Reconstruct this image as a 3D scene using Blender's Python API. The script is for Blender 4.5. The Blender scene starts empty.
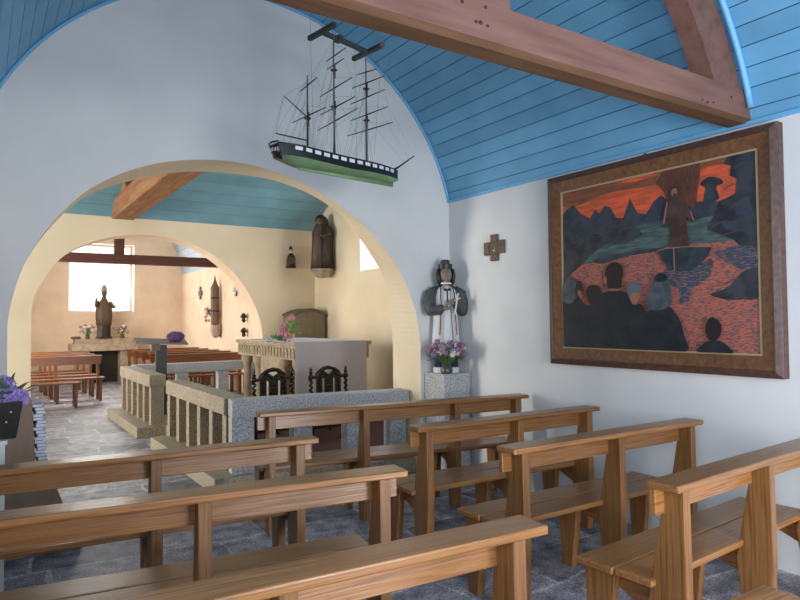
import bpy, bmesh, math, random
from mathutils import Vector, Matrix
R = math.radians
SC = bpy.context.scene
COL = SC.collection
rnd = random.Random(7)

# ------------------------------------------------------------------ mesh builder
class MB:
    def __init__(s):
        s.v = []; s.f = []; s.m = []; s.mat = 0; s.M = None
    def add(s, vs, fs):
        o = len(s.v)
        if s.M is not None: vs = [s.M @ Vector(p) for p in vs]
        s.v += [tuple(p) for p in vs]
        for f in fs:
            s.f.append([i + o for i in f]); s.m.append(s.mat)
        return s
    def box(s, a, b):
        x0, y0, z0 = a; x1, y1, z1 = b
        return s.add([(x0,y0,z0),(x1,y0,z0),(x1,y1,z0),(x0,y1,z0),(x0,y0,z1),(x1,y0,z1),(x1,y1,z1),(x0,y1,z1)],
                     [(0,3,2,1),(4,5,6,7),(0,1,5,4),(1,2,6,5),(2,3,7,6),(3,0,4,7)])
    def bar(s, p, q, w, h, up=(0,0,1)):
        p = Vector(p); q = Vector(q); d = (q-p).normalized(); u = Vector(up)
        r = d.cross(u)
        if r.length < 1e-4: r = d.cross(Vector((0,1,0)))
        r.normalize(); u = r.cross(d)
        vs = []
        for c in (p, q):
            for a, b in ((-1,-1),(1,-1),(1,1),(-1,1)): vs.append(c + r*a*w/2 + u*b*h/2)
        return s.add(vs, [(0,1,2,3),(7,6,5,4),(0,4,5,1),(1,5,6,2),(2,6,7,3),(3,7,4,0)])
    def tube(s, pts, r, n=8):
        pts = [Vector(p) for p in pts]
        rs = r if isinstance(r, (list, tuple)) else [r]*len(pts)
        rings = []; vs = []; fs = []
        prev = None
        for i, p in enumerate(pts):
            d = (pts[min(i+1, len(pts)-1)] - pts[max(i-1, 0)]).normalized()
            if prev is None:
                a = d.cross(Vector((0,0,1)))
                if a.length < 1e-3: a = d.cross(Vector((0,1,0)))
            else:
                a = prev - d*prev.dot(d)
            a.normalize(); prev = a; b = d.cross(a)
            for k in range(n):
                t = 2*math.pi*k/n
                vs.append(p + (a*math.cos(t) + b*math.sin(t))*rs[i])
        m = len(pts)
        for i in range(m-1):
            for k in range(n):
                fs.append((i*n+k, i*n+(k+1)%n, (i+1)*n+(k+1)%n, (i+1)*n+k))
        fs.append(tuple(range(n))[::-1]); fs.append(tuple((m-1)*n+k for k in range(n)))
        return s.add(vs, fs)
    def cyl(s, p, q, r0, r1=None, n=16):
        return s.tube([p, q], [r0, r0 if r1 is None else r1], n)
    def lathe(s, prof, c=(0,0,0), n=20):
        pts = [(r, z) for r, z in prof]; vs = []; fs = []
        for r, z in pts:
            for k in range(n):
                t = 2*math.pi*k/n
                vs.append((c[0]+r*math.cos(t), c[1]+r*math.sin(t), c[2]+z))
        for i in range(len(pts)-1):
            for k in range(n):
                fs.append((i*n+k, i*n+(k+1)%n, (i+1)*n+(k+1)%n, (i+1)*n+k))
        fs.append(tuple(range(n))[::-1]); fs.append(tuple((len(pts)-1)*n+k for k in range(n)))
        return s.add(vs, fs)
    def ell(s, c, r, n=14, m=9, rot=None):
        vs = []; fs = []
        Rm = rot if rot is not None else Matrix.Identity(3)
        for i in range(1, m):
            a = math.pi*i/m
            for k in range(n):
                t = 2*math.pi*k/n
                vs.append(Vector(c) + Rm @ Vector((r[0]*math.sin(a)*math.cos(t), r[1]*math.sin(a)*math.sin(t), -r[2]*math.cos(a))))
        for i in range(m-2):
            for k in range(n):
                fs.append((i*n+k, i*n+(k+1)%n, (i+1)*n+(k+1)%n, (i+1)*n+k))
        b = len(vs); vs.append(Vector(c) + Rm @ Vector((0,0,-r[2]))); vs.append(Vector(c) + Rm @ Vector((0,0,r[2])))
        for k in range(n):
            fs.append((b, (k+1)%n, k)); fs.append((b+1, (m-2)*n+k, (m-2)*n+(k+1)%n))
        return s.add(vs, fs)
    def prism(s, pts, a, b, ax='x'):
        """closed 2D outline extruded between a and b along axis"""
        n = len(pts)
        def P(p, t):
            if ax == 'x': return (t, p[0], p[1])
            if ax == 'y': return (p[0], t, p[1])
            return (p[0], p[1], t)
        vs = [P(p, a) for p in pts] + [P(p, b) for p in pts]
        fs = [tuple(range(n)), tuple(range(2*n-1, n-1, -1))]
        for i in range(n): fs.append((i, i+n, (i+1)%n+n, (i+1)%n))
        return s.add(vs, fs)
    def loft(s, rings, n=36, face=0.0):
        """rings: (z, cx, cy, rx, ry, fold amplitude, fold count)"""
        vs = []; fs = []
        for (z, cx, cy, rx, ry, fa, fn) in rings:
            for k in range(n):
                t = 2*math.pi*k/n
                q = 1 + fa*math.cos(fn*t + math.sin(z*9)*.5)
                vs.append((cx + rx*q*math.cos(t), cy + ry*q*math.sin(t), z))
        m = len(rings)
        for i in range(m-1):
            for k in range(n):
                fs.append((i*n+k, i*n+(k+1)%n, (i+1)*n+(k+1)%n, (i+1)*n+k))
        fs.append(tuple(range(n))[::-1]); fs.append(tuple((m-1)*n+k for k in range(n)))
        return s.add(vs, fs)
    def build(s, name, mats, parent=None, loc=(0,0,0), rz=0, smooth=False, bevel=0, fix=True):
        me = bpy.data.meshes.new(name)
        me.from_pydata(s.v, [], s.f)
        if not isinstance(mats, (list, tuple)): mats = [mats]
        for m in mats: me.materials.append(m)
        for p, mi in zip(me.polygons, s.m): p.material_index = min(mi, len(mats)-1)
        if fix:
            bm = bmesh.new(); bm.from_mesh(me)
            bmesh.ops.recalc_face_normals(bm, faces=bm.faces)
            bm.to_mesh(me); bm.free()
        if smooth:
            for p in me.polygons: p.use_smooth = True
            if smooth is not True:
                me.set_sharp_from_angle(angle=R(smooth))
        o = bpy.data.objects.new(name, me); COL.objects.link(o)
        o.location = loc; o.rotation_euler = (0, 0, rz)
        if parent: o.parent = parent
        if bevel:
            b = o.modifiers.new('bevel', 'BEVEL'); b.width = bevel; b.segments = 2; b.limit_method = 'ANGLE'; b.angle_limit = R(40)
        return o

def tag(o, label=None, cat=None, group=None, kind=None):
    if label: o['label'] = label
    if cat: o['category'] = cat
    if group: o['group'] = group
    if kind: o['kind'] = kind
    return o
def thing(name, label, cat, loc=(0,0,0), rz=0, group=None):
    o = bpy.data.objects.new(name, None); COL.objects.link(o)
    o.empty_display_size = .1
    o.location = loc; o.rotation_euler = (0,0,rz)
    return tag(o, label, cat, group)
def copy_tree(o, parent=None):
    c = o.copy(); COL.objects.link(c)
    if parent: c.parent = parent
    for ch in list(o.children): copy_tree(ch, c)
    return c
def struct(o): o['kind'] = 'structure'; return o

# ------------------------------------------------------------------ materials
def nm(name):
    m = bpy.data.materials.new(name); m.use_nodes = True
    return m, m.node_tree.nodes, m.node_tree.links, m.node_tree.nodes['Principled BSDF']
def simple(name, col, rough=.6, spec=.5, metal=0, emis=0):
    m, N, L, B = nm(name)
    B.inputs['Base Color'].default_value = (*col, 1); B.inputs['Roughness'].default_value = rough
    B.inputs['Specular IOR Level'].default_value = spec; B.inputs['Metallic'].default_value = metal
    if emis:
        B.inputs['Emission Color'].default_value = (*col, 1); B.inputs['Emission Strength'].default_value = emis
    return m
def ramp(N, pts):
    r = N.new('ShaderNodeValToRGB'); e = r.color_ramp.elements
    e[0].position = pts[0][0]; e[0].color = (*pts[0][1], 1)
    e[1].position = pts[-1][0]; e[1].color = (*pts[-1][1], 1)
    for p, c in pts[1:-1]:
        q = e.new(p); q.color = (*c, 1)
    return r
def noisy(name, cols, scale=5, stretch=(1,1,1), rough=.6, bump=.1, detail=5, spec=.5, rnd_shift=0, bdist=.01, distortion=0, rough2=None):
    m, N, L, B = nm(name)
    tc = N.new('ShaderNodeTexCoord'); mp = N.new('ShaderNodeMapping')
    mp.inputs['Scale'].default_value = stretch
    L.new(tc.outputs['Object'], mp.inputs[0])
    oi = N.new('ShaderNodeObjectInfo')
    va = N.new('ShaderNodeVectorMath'); va.operation = 'SCALE'; va.inputs[0].default_value = (7, 13, 5)
    L.new(oi.outputs['Random'], va.inputs['Scale']); L.new(va.outputs[0], mp.inputs['Location'])
    n = N.new('ShaderNodeTexNoise'); n.inputs['Scale'].default_value = scale; n.inputs['Detail'].default_value = detail
    n.inputs['Distortion'].default_value = distortion
    L.new(mp.outputs[0], n.inputs['Vector'])
    r = ramp(N, [(i/(len(cols)-1)*.5+.25, c) for i, c in enumerate(cols)])
    L.new(n.outputs[0], r.inputs[0])
    out = r.outputs[0]
    if rnd_shift:
        hs = N.new('ShaderNodeHueSaturation'); mr = N.new('ShaderNodeMapRange')
        mr.inputs['To Min'].default_value = 1-rnd_shift; mr.inputs['To Max'].default_value = 1+rnd_shift
        L.new(oi.outputs['Random'], mr.inputs[0]); L.new(mr.outputs[0], hs.inputs['Value']); L.new(out, hs.inputs['Color'])
        out = hs.outputs[0]
    L.new(out, B.inputs['Base Color'])
    B.inputs['Roughness'].default_value = rough; B.inputs['Specular IOR Level'].default_value = spec
    if bump:
        b = N.new('ShaderNodeBump'); b.inputs['Strength'].default_value = bump; b.inputs['Distance'].default_value = bdist
        L.new(n.outputs[0], b.inputs['Height']); L.new(b.outputs[0], B.inputs['Normal'])
    return m
W1, W2, W3 = (.105,.039,.012), (.215,.090,.026), (.30,.138,.045)
wood_x = noisy('oak_grain_long', [W1, W2, W3, W2], 7, (.5, 16, 16), .30, .15, 6, .5, .16)
wood_z = noisy('oak_grain_upright', [W1, (.18,.077,.022), (.25,.115,.036), W2], 7, (16, 16, .5), .38, .15, 6, .5, .16)
wood_y = noisy('oak_grain_across', [W1, W2, W3, W2], 7, (16, .5, 16), .38, .15, 6, .5, .16)
soffit_m = noisy('brown_soffit_shaded', [(.09,.045,.022), (.13,.065,.033), (.17,.09,.05)], 4, (.5, 5, 5), .7, .3, 6, .3)  # brown beam underside, its shade darkened into the colour
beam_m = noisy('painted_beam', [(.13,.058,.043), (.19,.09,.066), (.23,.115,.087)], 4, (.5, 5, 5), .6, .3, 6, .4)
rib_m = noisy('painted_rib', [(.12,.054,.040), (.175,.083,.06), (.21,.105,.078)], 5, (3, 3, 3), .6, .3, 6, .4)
oldbeam = noisy('orange_brown_beam', [(.24,.10,.04), (.36,.17,.075), (.46,.25,.13)], 5, (5, .5, 5), .6, .3, 6, .3)
dkbeam = noisy('dark_brown_beam', [(.06,.022,.015), (.10,.035,.025), (.13,.05,.04)], 5, (.5, 5, 5), .5, .2, 6, .4)
framew = noisy('frame_oak', [(.08,.032,.013), (.145,.062,.025), (.20,.09,.038)], 8, (4, 4, 4), .4, .2, 6, .5)
framed = noisy('frame_outer', [(.05,.024,.017), (.09,.045,.032), (.13,.07,.052)], 8, (4, 4, 4), .45, .2, 6, .5)
carved = simple('black_oak', (.012,.008,.007), .35)
plaster = noisy('white_plaster', [(.64,.64,.64), (.70,.70,.69), (.74,.74,.73)], 1.6, (1,1,1), .85, .25, 8, .2, 0, .02)
cream = noisy('cream_plaster', [(.76,.63,.44), (.82,.69,.50), (.86,.74,.56)], 1.6, (1,1,1), .85, .3, 8, .2, 0, .03)
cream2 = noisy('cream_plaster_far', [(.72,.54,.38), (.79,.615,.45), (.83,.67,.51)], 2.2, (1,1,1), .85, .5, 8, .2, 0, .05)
def granite(name, a, b, c):
    m, N, L, B = nm(name)
    tc = N.new('ShaderNodeTexCoord')
    n = N.new('ShaderNodeTexNoise'); n.inputs['Scale'].default_value = 70; n.inputs['Detail'].default_value = 3
    v = N.new('ShaderNodeTexVoronoi'); v.inputs['Scale'].default_value = 130
    n2 = N.new('ShaderNodeTexNoise'); n2.inputs['Scale'].default_value = 3; n2.inputs['Detail'].default_value = 6
    for q in (n, v, n2): L.new(tc.outputs['Object'], q.inputs['Vector'])
    r = ramp(N, [(.33, a), (.5, b), (.66, c)]); L.new(n.outputs[0], r.inputs[0])
    r2 = ramp(N, [(0, tuple(x*.25 for x in a)), (.22, (1,1,1))]); L.new(v.outputs['Distance'], r2.inputs[0])
    mx = N.new('ShaderNodeMixRGB'); mx.blend_type = 'MULTIPLY'; mx.inputs[0].default_value = .45
    L.new(r.outputs[0], mx.inputs[1]); L.new(r2.outputs[0], mx.inputs[2])
    r3 = ramp(N, [(.3, (.8,.8,.8)), (.7, (1,1,1))]); L.new(n2.outputs[0], r3.inputs[0])
    m2 = N.new('ShaderNodeMixRGB'); m2.blend_type = 'MULTIPLY'; m2.inputs[0].default_value = 1
    L.new(mx.outputs[0], m2.inputs[1]); L.new(r3.outputs[0], m2.inputs[2])
    L.new(m2.outputs[0], B.inputs['Base Color']); B.inputs['Roughness'].default_value = .65
    bp = N.new('ShaderNodeBump'); bp.inputs['Strength'].default_value = .25; bp.inputs['Distance'].default_value = .005
    L.new(n.outputs[0], bp.inputs['Height']); L.new(bp.outputs[0], B.inputs['Normal'])
    return m
gran = granite('grey_granite', (.26,.26,.27), (.46,.46,.48), (.66,.66,.67))
granw = granite('warm_granite', (.23,.18,.12), (.39,.32,.23), (.52,.44,.34))
sand = noisy('tan_stone', [(.30,.22,.14), (.42,.33,.23), (.50,.41,.30)], 9, (1,1,1), .8, .3, 6, .2)

def planks(name, cols):
    m, N, L, B = nm(name)
    tc = N.new('ShaderNodeTexCoord')
    n = N.new('ShaderNodeTexNoise'); n.inputs['Scale'].default_value = 3; n.inputs['Detail'].default_value = 7
    L.new(tc.outputs['Object'], n.inputs['Vector'])
    g = N.new('ShaderNodeNewGeometry')
    mr = N.new('ShaderNodeMapRange'); mr.inputs['To Min'].default_value = .88; mr.inputs['To Max'].default_value = 1.1
    L.new(g.outputs['Random Per Island'], mr.inputs[0])
    r = ramp(N, [(.3, cols[0]), (.7, cols[1])]); L.new(n.outputs[0], r.inputs[0])
    hs = N.new('ShaderNodeHueSaturation'); L.new(r.outputs[0], hs.inputs['Color']); L.new(mr.outputs[0], hs.inputs['Value'])
    L.new(hs.outputs[0], B.inputs['Base Color']); B.inputs['Roughness'].default_value = .5; B.inputs['Specular IOR Level'].default_value = .35
    return m
blue = planks('sky_blue_planks', ((.125,.34,.53), (.165,.405,.60)))
teal = planks('teal_planks', ((.15,.33,.43), (.20,.40,.50)))
pale = planks('pale_planks', ((.36,.46,.54), (.42,.52,.60)))
blue_trim = simple('blue_moulding', (.16,.45,.72), .4)
seam = simple('plank_gap', (.03,.13,.22), .9)
seam2 = simple('plank_gap_teal', (.03,.08,.11), .9)

# stone flag floor
def floor_mat():
    m, N, L, B = nm('slate_flags')
    tc = N.new('ShaderNodeTexCoord')
    n0 = N.new('ShaderNodeTexNoise'); n0.inputs['Scale'].default_value = .9; n0.inputs['Detail'].default_value = 2
    L.new(tc.outputs['Object'], n0.inputs['Vector'])
    sc = N.new('ShaderNodeVectorMath'); sc.operation = 'SCALE'; sc.inputs['Scale'].default_value = .35
    L.new(n0.outputs['Color'], sc.inputs[0])
    ad = N.new('ShaderNodeVectorMath'); ad.operation = 'ADD'; L.new(tc.outputs['Object'], ad.inputs[0]); L.new(sc.outputs[0], ad.inputs[1])
    br = N.new('ShaderNodeTexBrick'); br.offset = .42; br.offset_frequency = 2; br.squash = .7; br.squash_frequency = 3
    br.inputs['Scale'].default_value = 1.0; br.inputs['Mortar Size'].default_value = .014; br.inputs['Mortar Smooth'].default_value = .25
    br.inputs['Brick Width'].default_value = .74; br.inputs['Row Height'].default_value = .46; br.inputs['Bias'].default_value = 0
    br.inputs['Color1'].default_value = (.21,.21,.245,1); br.inputs['Color2'].default_value = (.52,.50,.54,1); br.inputs['Mortar'].default_value = (.60,.60,.62,1)
    L.new(ad.outputs[0], br.inputs['Vector'])
    n1 = N.new('ShaderNodeTexNoise'); n1.inputs['Scale'].default_value = 9; n1.inputs['Detail'].default_value = 9
    n2 = N.new('ShaderNodeTexNoise'); n2.inputs['Scale'].default_value = 75; n2.inputs['Detail'].default_value = 4
    for q in (n1, n2): L.new(tc.outputs['Object'], q.inputs['Vector'])
    r1 = ramp(N, [(.32, (.40,.40,.43)), (.68, (1.25,1.22,1.2))]); L.new(n1.outputs[0], r1.inputs[0])
    r2 = ramp(N, [(.38, (.35,.35,.37)), (.62, (1.4,1.4,1.4))]); L.new(n2.outputs[0], r2.inputs[0])
    m1 = N.new('ShaderNodeMixRGB'); m1.blend_type = 'MULTIPLY'; m1.inputs[0].default_value = 1
    m2 = N.new('ShaderNodeMixRGB'); m2.blend_type = 'MULTIPLY'; m2.inputs[0].default_value = .8
    L.new(br.outputs['Color'], m1.inputs[1]); L.new(r1.outputs[0], m1.inputs[2])
    L.new(m1.outputs[0], m2.inputs[1]); L.new(r2.outputs[0], m2.inputs[2]); L.new(m2.outputs[0], B.inputs['Base Color'])
    B.inputs['Roughness'].default_value = .5; B.inputs['Specular IOR Level'].default_value = .3
    bp = N.new('ShaderNodeBump'); bp.inputs['Strength'].default_value = .4; bp.inputs['Distance'].default_value = .01
    L.new(m1.outputs[0], bp.inputs['Height']); L.new(bp.outputs[0], B.inputs['Normal'])
    return m
slate = floor_mat()

# ------------------------------------------------------------------ dimensions
XL, XR = -.08, 3.97           # near room side walls
YB = -1.9                     # wall behind the camera
D0, D1 = 5.16, 5.66           # near arch wall
E0, E1 = 11.15, 11.62         # far arch wall
GX = 5.34                     # gable of the crossing
NXL = -6.0
FXL, FXR, FY = .27, 4.65, 18.2
VC, VZ, VR = 1.945, 2.17, 2.093
def vault_z(x): return VZ + math.sqrt(max(0, VR*VR - (x-VC)**2))

def catmull(P, k=8):
    out = []
    for i in range(len(P)-1):
        p0 = P[max(i-1,0)]; p1 = P[i]; p2 = P[i+1]; p3 = P[min(i+2,len(P)-1)]
        for j in range(k):
            t = j/k
            out.append(tuple(.5*((2*p1[a]) + (-p0[a]+p2[a])*t + (2*p0[a]-5*p1[a]+4*p2[a]-p3[a])*t*t + (-p0[a]+3*p1[a]-3*p2[a]+p3[a])*t**3) for a in (0,1)))
    out.append(P[-1])
    for i in range(1, len(out)): out[i] = (min(max(out[i][0], out[i-1][0]), P[-1][0]), out[i][1])
    return out

def arch_wall(name, curve, x0, x1, ztop, y0, y1, mats, back=None):
    """wall between y0 (near) and y1 (far) pierced by an arched opening; mats: near face, reveal+far face"""
    b = MB()
    back = back or curve
    ptsf = [(curve[0][0], 0)] + curve + [(curve[-1][0], 0)]
    ptsb = [(back[0][0], 0)] + back + [(back[-1][0], 0)]
    for (ya, mi, cv_, pts) in ((y0, 0, curve, ptsf), (y1, 1, back, ptsb)):
        b.mat = mi
        b.add([(x0,ya,0),(pts[0][0],ya,0),(pts[0][0],ya,ztop),(x0,ya,ztop)], [(0,1,2,3)])
        b.add([(pts[-1][0],ya,0),(x1,ya,0),(x1,ya,ztop),(pts[-1][0],ya,ztop)], [(0,1,2,3)])
        for (xa, za), (xb, zb) in zip(cv_, cv_[1:]):
            if abs(xa-xb) > 1e-6:
                b.add([(xa,ya,za),(xb,ya,zb),(xb,ya,ztop),(xa,ya,ztop)], [(0,1,2,3)])
    # outer edges
    b.add([(x0,y0,0),(x0,y1,0),(x0,y1,ztop),(x0,y0,ztop)], [(0,1,2,3)])
    b.add([(x1,y0,0),(x1,y1,0),(x1,y1,ztop),(x1,y0,ztop)], [(0,1,2,3)])
    b.add([(x0,y0,ztop),(x1,y0,ztop),(x1,y1,ztop),(x0,y1,ztop)], [(0,1,2,3)])
    b.mat = 1
    n = len(ptsf); vs = [(x,y0,z) for x,z in ptsf] + [(x,y1,z) for x,z in ptsb]
    b.add(vs, [(i, i+1, i+1+n, i+n) for i in range(n-1)])
    return struct(b.build(name, mats, fix=False))

A1 = catmull([(.155,1.3),(.165,1.58),(.265,1.94),(.47,2.28),(.73,2.53),(1.08,2.71),(1.47,2.80),(1.88,2.81),(2.33,2.715),(2.73,2.54),(3.06,2.31),(3.37,1.96),(3.54,1.59),(3.6,1.25)])
A1B = catmull([(.155,1.3),(.165,1.58),(.30,2.0),(.55,2.37),(.80,2.57),(1.19,2.73),(1.61,2.82),(2.16,2.83),(2.55,2.76),(2.85,2.64),(3.08,2.48),(3.45,2.01),(3.57,1.63),(3.6,1.25)])
A2 = catmull([(.64,1.3),(.665,1.85),(.89,2.31),(1.16,2.61),(1.58,2.82),(2.03,2.92),(2.58,2.93),(3.16,2.79),(3.69,2.43),(4.06,1.95),(4.26,1.45),(4.3,1.0)])
# continuous solid walls
arch_wall('wall_arch_near', A1, NXL, GX+.4, 4.5, D0, D1, [plaster, cream], A1B)
arch_wall('wall_arch_far', A2, NXL, GX+.4, 4.9, E0, E1, [cream, cream2])

def wall_with_holes(name, axis, pos, thick, u0, u1, z0, z1, holes, mat):
    """axis 'x': wall at x=pos spanning y u0..u1 ; holes (ua,ub,za,zb)"""
    b = MB()
    us = sorted({u0, u1, *[h[0] for h in holes], *[h[1] for h in holes]})
    zs = sorted({z0, z1, *[h[2] for h in holes], *[h[3] for h in holes]})
    for ua, ub in zip(us, us[1:]):
        for za, zb in zip(zs, zs[1:]):
            cu, cz = (ua+ub)/2, (za+zb)/2
            if any(h[0] < cu < h[1] and h[2] < cz < h[3] for h in holes): continue
            if axis == 'x': b.box((min(pos,pos+thick), ua, za), (max(pos,pos+thick), ub, zb))
            else: b.box((ua, min(pos,pos+thick), za), (ub, max(pos,pos+thick), zb))
    return struct(b.build(name, mat))

wall_with_holes('wall_right', 'x', XR, .35, YB, D0, 0, 2.69, [], plaster)
wall_with_holes('wall_left', 'x', XL, -.4, YB, D0, 0, 2.69, [(-.9,.6,.9,2.3)], plaster)
wall_with_holes('wall_back', 'y', YB, -.4, XL-.4, XR+.35, 0, 4.5, [(1.2,2.9,0,2.3)], plaster)
wall_with_holes('wall_gable', 'x', GX, .5, D1, E0, 0, 4.6, [(7.4,9.4,2.31,3.35)], cream)
wall_with_holes('wall_nave_end', 'x', NXL, -.4, D1, E0, 0, 4.6, [(7.4,9.4,.0,3.0)], cream)
wall_with_holes('wall_far', 'y', FY, .5, FXL-.4, FXR+.4, 0, 5.1, [(1.86,3.42,1.78,3.55)], cream2)
wall_with_holes('wall_transept_left', 'x', FXL, -.4, E1, FY, 0, 2.8, [(12.9,15.9,.9,2.55)], cream2)
wall_with_holes('wall_transept_right', 'x', FXR, .4, E1, FY, 0, 2.8, [], cream2)
b = MB(); b.box((NXL-.4, YB-3.0, -.12), (GX+.6, FY+.6, 0)); struct(b.build('floor', slate))

# window behind, door surroundings (what the daylight comes through)
def vault_planks(name, xc, zc, r, a0, a1, y0, y1, n, m, ms, axis='y', gap=.006):
    b = MB()
    def P(ang, rad, t):
        c = (xc + rad*math.cos(ang), zc + rad*math.sin(ang))
        return (c[0], t, c[1]) if axis == 'y' else (t, c[0], c[1])
    da = (a1-a0)/n; ga = gap/r/2
    for i in range(n):
        q0 = a0 + i*da + ga; q1 = a0 + (i+1)*da - ga
        vs = [P(q0,r,y0),P(q1,r,y0),P(q1,r,y1),P(q0,r,y1),P(q0,r+.02,y0),P(q1,r+.02,y0),P(q1,r+.02,y1),P(q0,r+.02,y1)]
        b.add(vs, [(0,3,2,1),(4,5,6,7),(0,1,5,4),(1,2,6,5),(2,3,7,6),(3,0,4,7)])
    b.mat = 1
    for i in range(n):
        q0 = a0 + i*da; q1 = a0 + (i+1)*da
        b.add([P(q0,r+.018,y0),P(q1,r+.018,y0),P(q1,r+.018,y1),P(q0,r+.018,y1)], [(0,1,2,3)])
    return struct(b.build(name, [m, ms], fix=False))
sp = math.asin((2.68-VZ)/VR)
vault_planks('ceiling', VC, VZ, VR, sp-.012, math.pi-sp+.012, YB, D0+.001, 46, blue, seam)
NR = 4.27; NC = (D1+E0)/2; NZ = 3.2 - NR*math.cos(R(40))
vault_planks('ceiling_nave', NC, NZ, NR, R(50), R(130), NXL, GX, 24, teal, seam2, 'x', .006)
FC = (FXL+FXR)/2; FR = 2.21; FZ = 2.62
vault_planks('ceiling_far', FC, FZ, FR, R(4.2), R(175.8), E1, FY, 40, pale, seam2)
# thin blue moulding where vault meets arch wall, and quarter rounds along the wall heads
b = MB(); pts = []
for i in range(61):
    a = sp + (math.pi-2*sp)*i/60
    pts.append((VC+(VR-.012)*math.cos(a), D0-.014, VZ+(VR-.012)*math.sin(a)))
b.tube(pts, .013, 6); struct(b.build('trim_1', blue_trim, smooth=True))
b = MB(); b.box((XR-.02, YB, 2.675), (XR+.01, D0, 2.70)); struct(b.build('trim_2', blue_trim))
b = MB(); b.box((XL-.01, YB, 2.675), (XL+.02, D0, 2.70)); struct(b.build('trim_3', blue_trim))

# ------------------------------------------------------------------ sanctuary platform
b = MB()
b.box((1.70, 5.665, 0), (GX, 8.05, .14)); b.box((2.06, 8.05, 0), (GX, 8.85, .14)); b.box((1.70, 8.85, 0), (GX, 11.145, .14))
b.prism([(1.70,5.665),(3.598,5.665),(3.598,5.26),(1.70,5.56)], 0, .14, 'z')
struct(b.build('floor_platform', granw, bevel=.006))

# ------------------------------------------------------------------ windows
glass_far = None
def stained():
    m, N, L, B = nm('sunlit_leaded_glass')
    tc = N.new('ShaderNodeTexCoord'); v = N.new('ShaderNodeTexVoronoi'); v.inputs['Scale'].default_value = 5
    L.new(tc.outputs['Object'], v.inputs['Vector'])
    r = ramp(N, [(0, (.80,.92,1)), (.3, (1,1,1)), (.6, (1,.96,.82)), (.8, (.86,1,.93)), (1, (.98,.90,1))])
    sx = N.new('ShaderNodeSeparateXYZ'); L.new(v.outputs['Color'], sx.inputs[0]); L.new(sx.outputs[0], r.inputs[0])
    L.new(r.outputs[0], B.inputs['Base Color']); L.new(r.outputs[0], B.inputs['Emission Color']); B.inputs['Emission Strength'].default_value = 1.0
    B.inputs['Roughness'].default_value = .3
    return m
stain = stained()
daypane = simple('daylit_glass', (.75,.80,1.0), .3, emis=.75)
lead = simple('window_lead', (.62,.66,.72), .5)
def window(name, axis, pos, u0, u1, z0, z1, mat, nu, nz, d=1, label=None):
    b = MB(); fr = .045
    o = thing(name, None, None); del_me = o
    o['kind'] = 'structure'
    def bx(mb, ua, ub, za, zb, t0, t1):
        if axis == 'x': mb.box((min(pos+t0*d,pos+t1*d), ua, za), (max(pos+t0*d,pos+t1*d), ub, zb))
        else: mb.box((ua, min(pos+t0*d,pos+t1*d), za), (ub, max(pos+t0*d,pos+t1*d), zb))
    f = MB()
    bx(f,u0,u0+fr,z0,z1,0,.05); bx(f,u1-fr,u1,z0,z1,0,.05); bx(f,u0+fr,u1-fr,z0,z0+fr,0,.05); bx(f,u0+fr,u1-fr,z1-fr,z1,0,.05)
    f.build('window_frame', lead, o)
    g = MB(); bx(g,u0+fr,u1-fr,z0+fr,z1-fr,.02,.03); g.build('glass', mat, o)
    k = MB()
    for i in range(1, nu):
        u = u0+(u1-u0)*i/nu; bx(k,u-.008,u+.008,z0+fr,z1-fr,.008,.02)
    for i in range(1, nz):
        z = z0+(z1-z0)*i/nz; bx(k,u0+fr,u1-fr,z-.006,z+.006,.008,.02)
    k.build('glazing_bar', lead, o)
    return o
window('window_1', 'y', FY+.30, 1.86, 3.42, 1.78, 3.55, stain, 4, 4)
window('window_2', 'x', GX+.42, 7.7, 9.1, 2.45, 3.34, daypane, 2, 2)
litp = simple('lit_reveal_plaster', (.80,.80,.84), .8)  # reveal plaster whitened in its colour to stand for the window light on it
b = MB(); b.prism([(GX+.002,9.398),(GX+.47,9.10),(GX+.47,9.398)], 2.312, 3.348, 'z'); struct(b.build('trim_5', litp))
b = MB(); b.prism([(GX+.002,7.402),(GX+.47,7.70),(GX+.47,7.402)], 2.312, 3.348, 'z'); struct(b.build('trim_6', litp))
b = MB(); b.prism([(GX+.002,2.312),(GX+.47,2.312),(GX+.47,2.445),(GX+.002,2.33)], 7.45, 9.35, 'y'); struct(b.build('trim_7', cream))
# sloped sill under the far window
b = MB(); b.prism([(FY-.004,1.60),(FY+.30,1.785),(FY+.30,1.50),(FY-.004,1.50)], 1.86, 3.42, 'x'); struct(b.build('trim_4', cream2))

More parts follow.
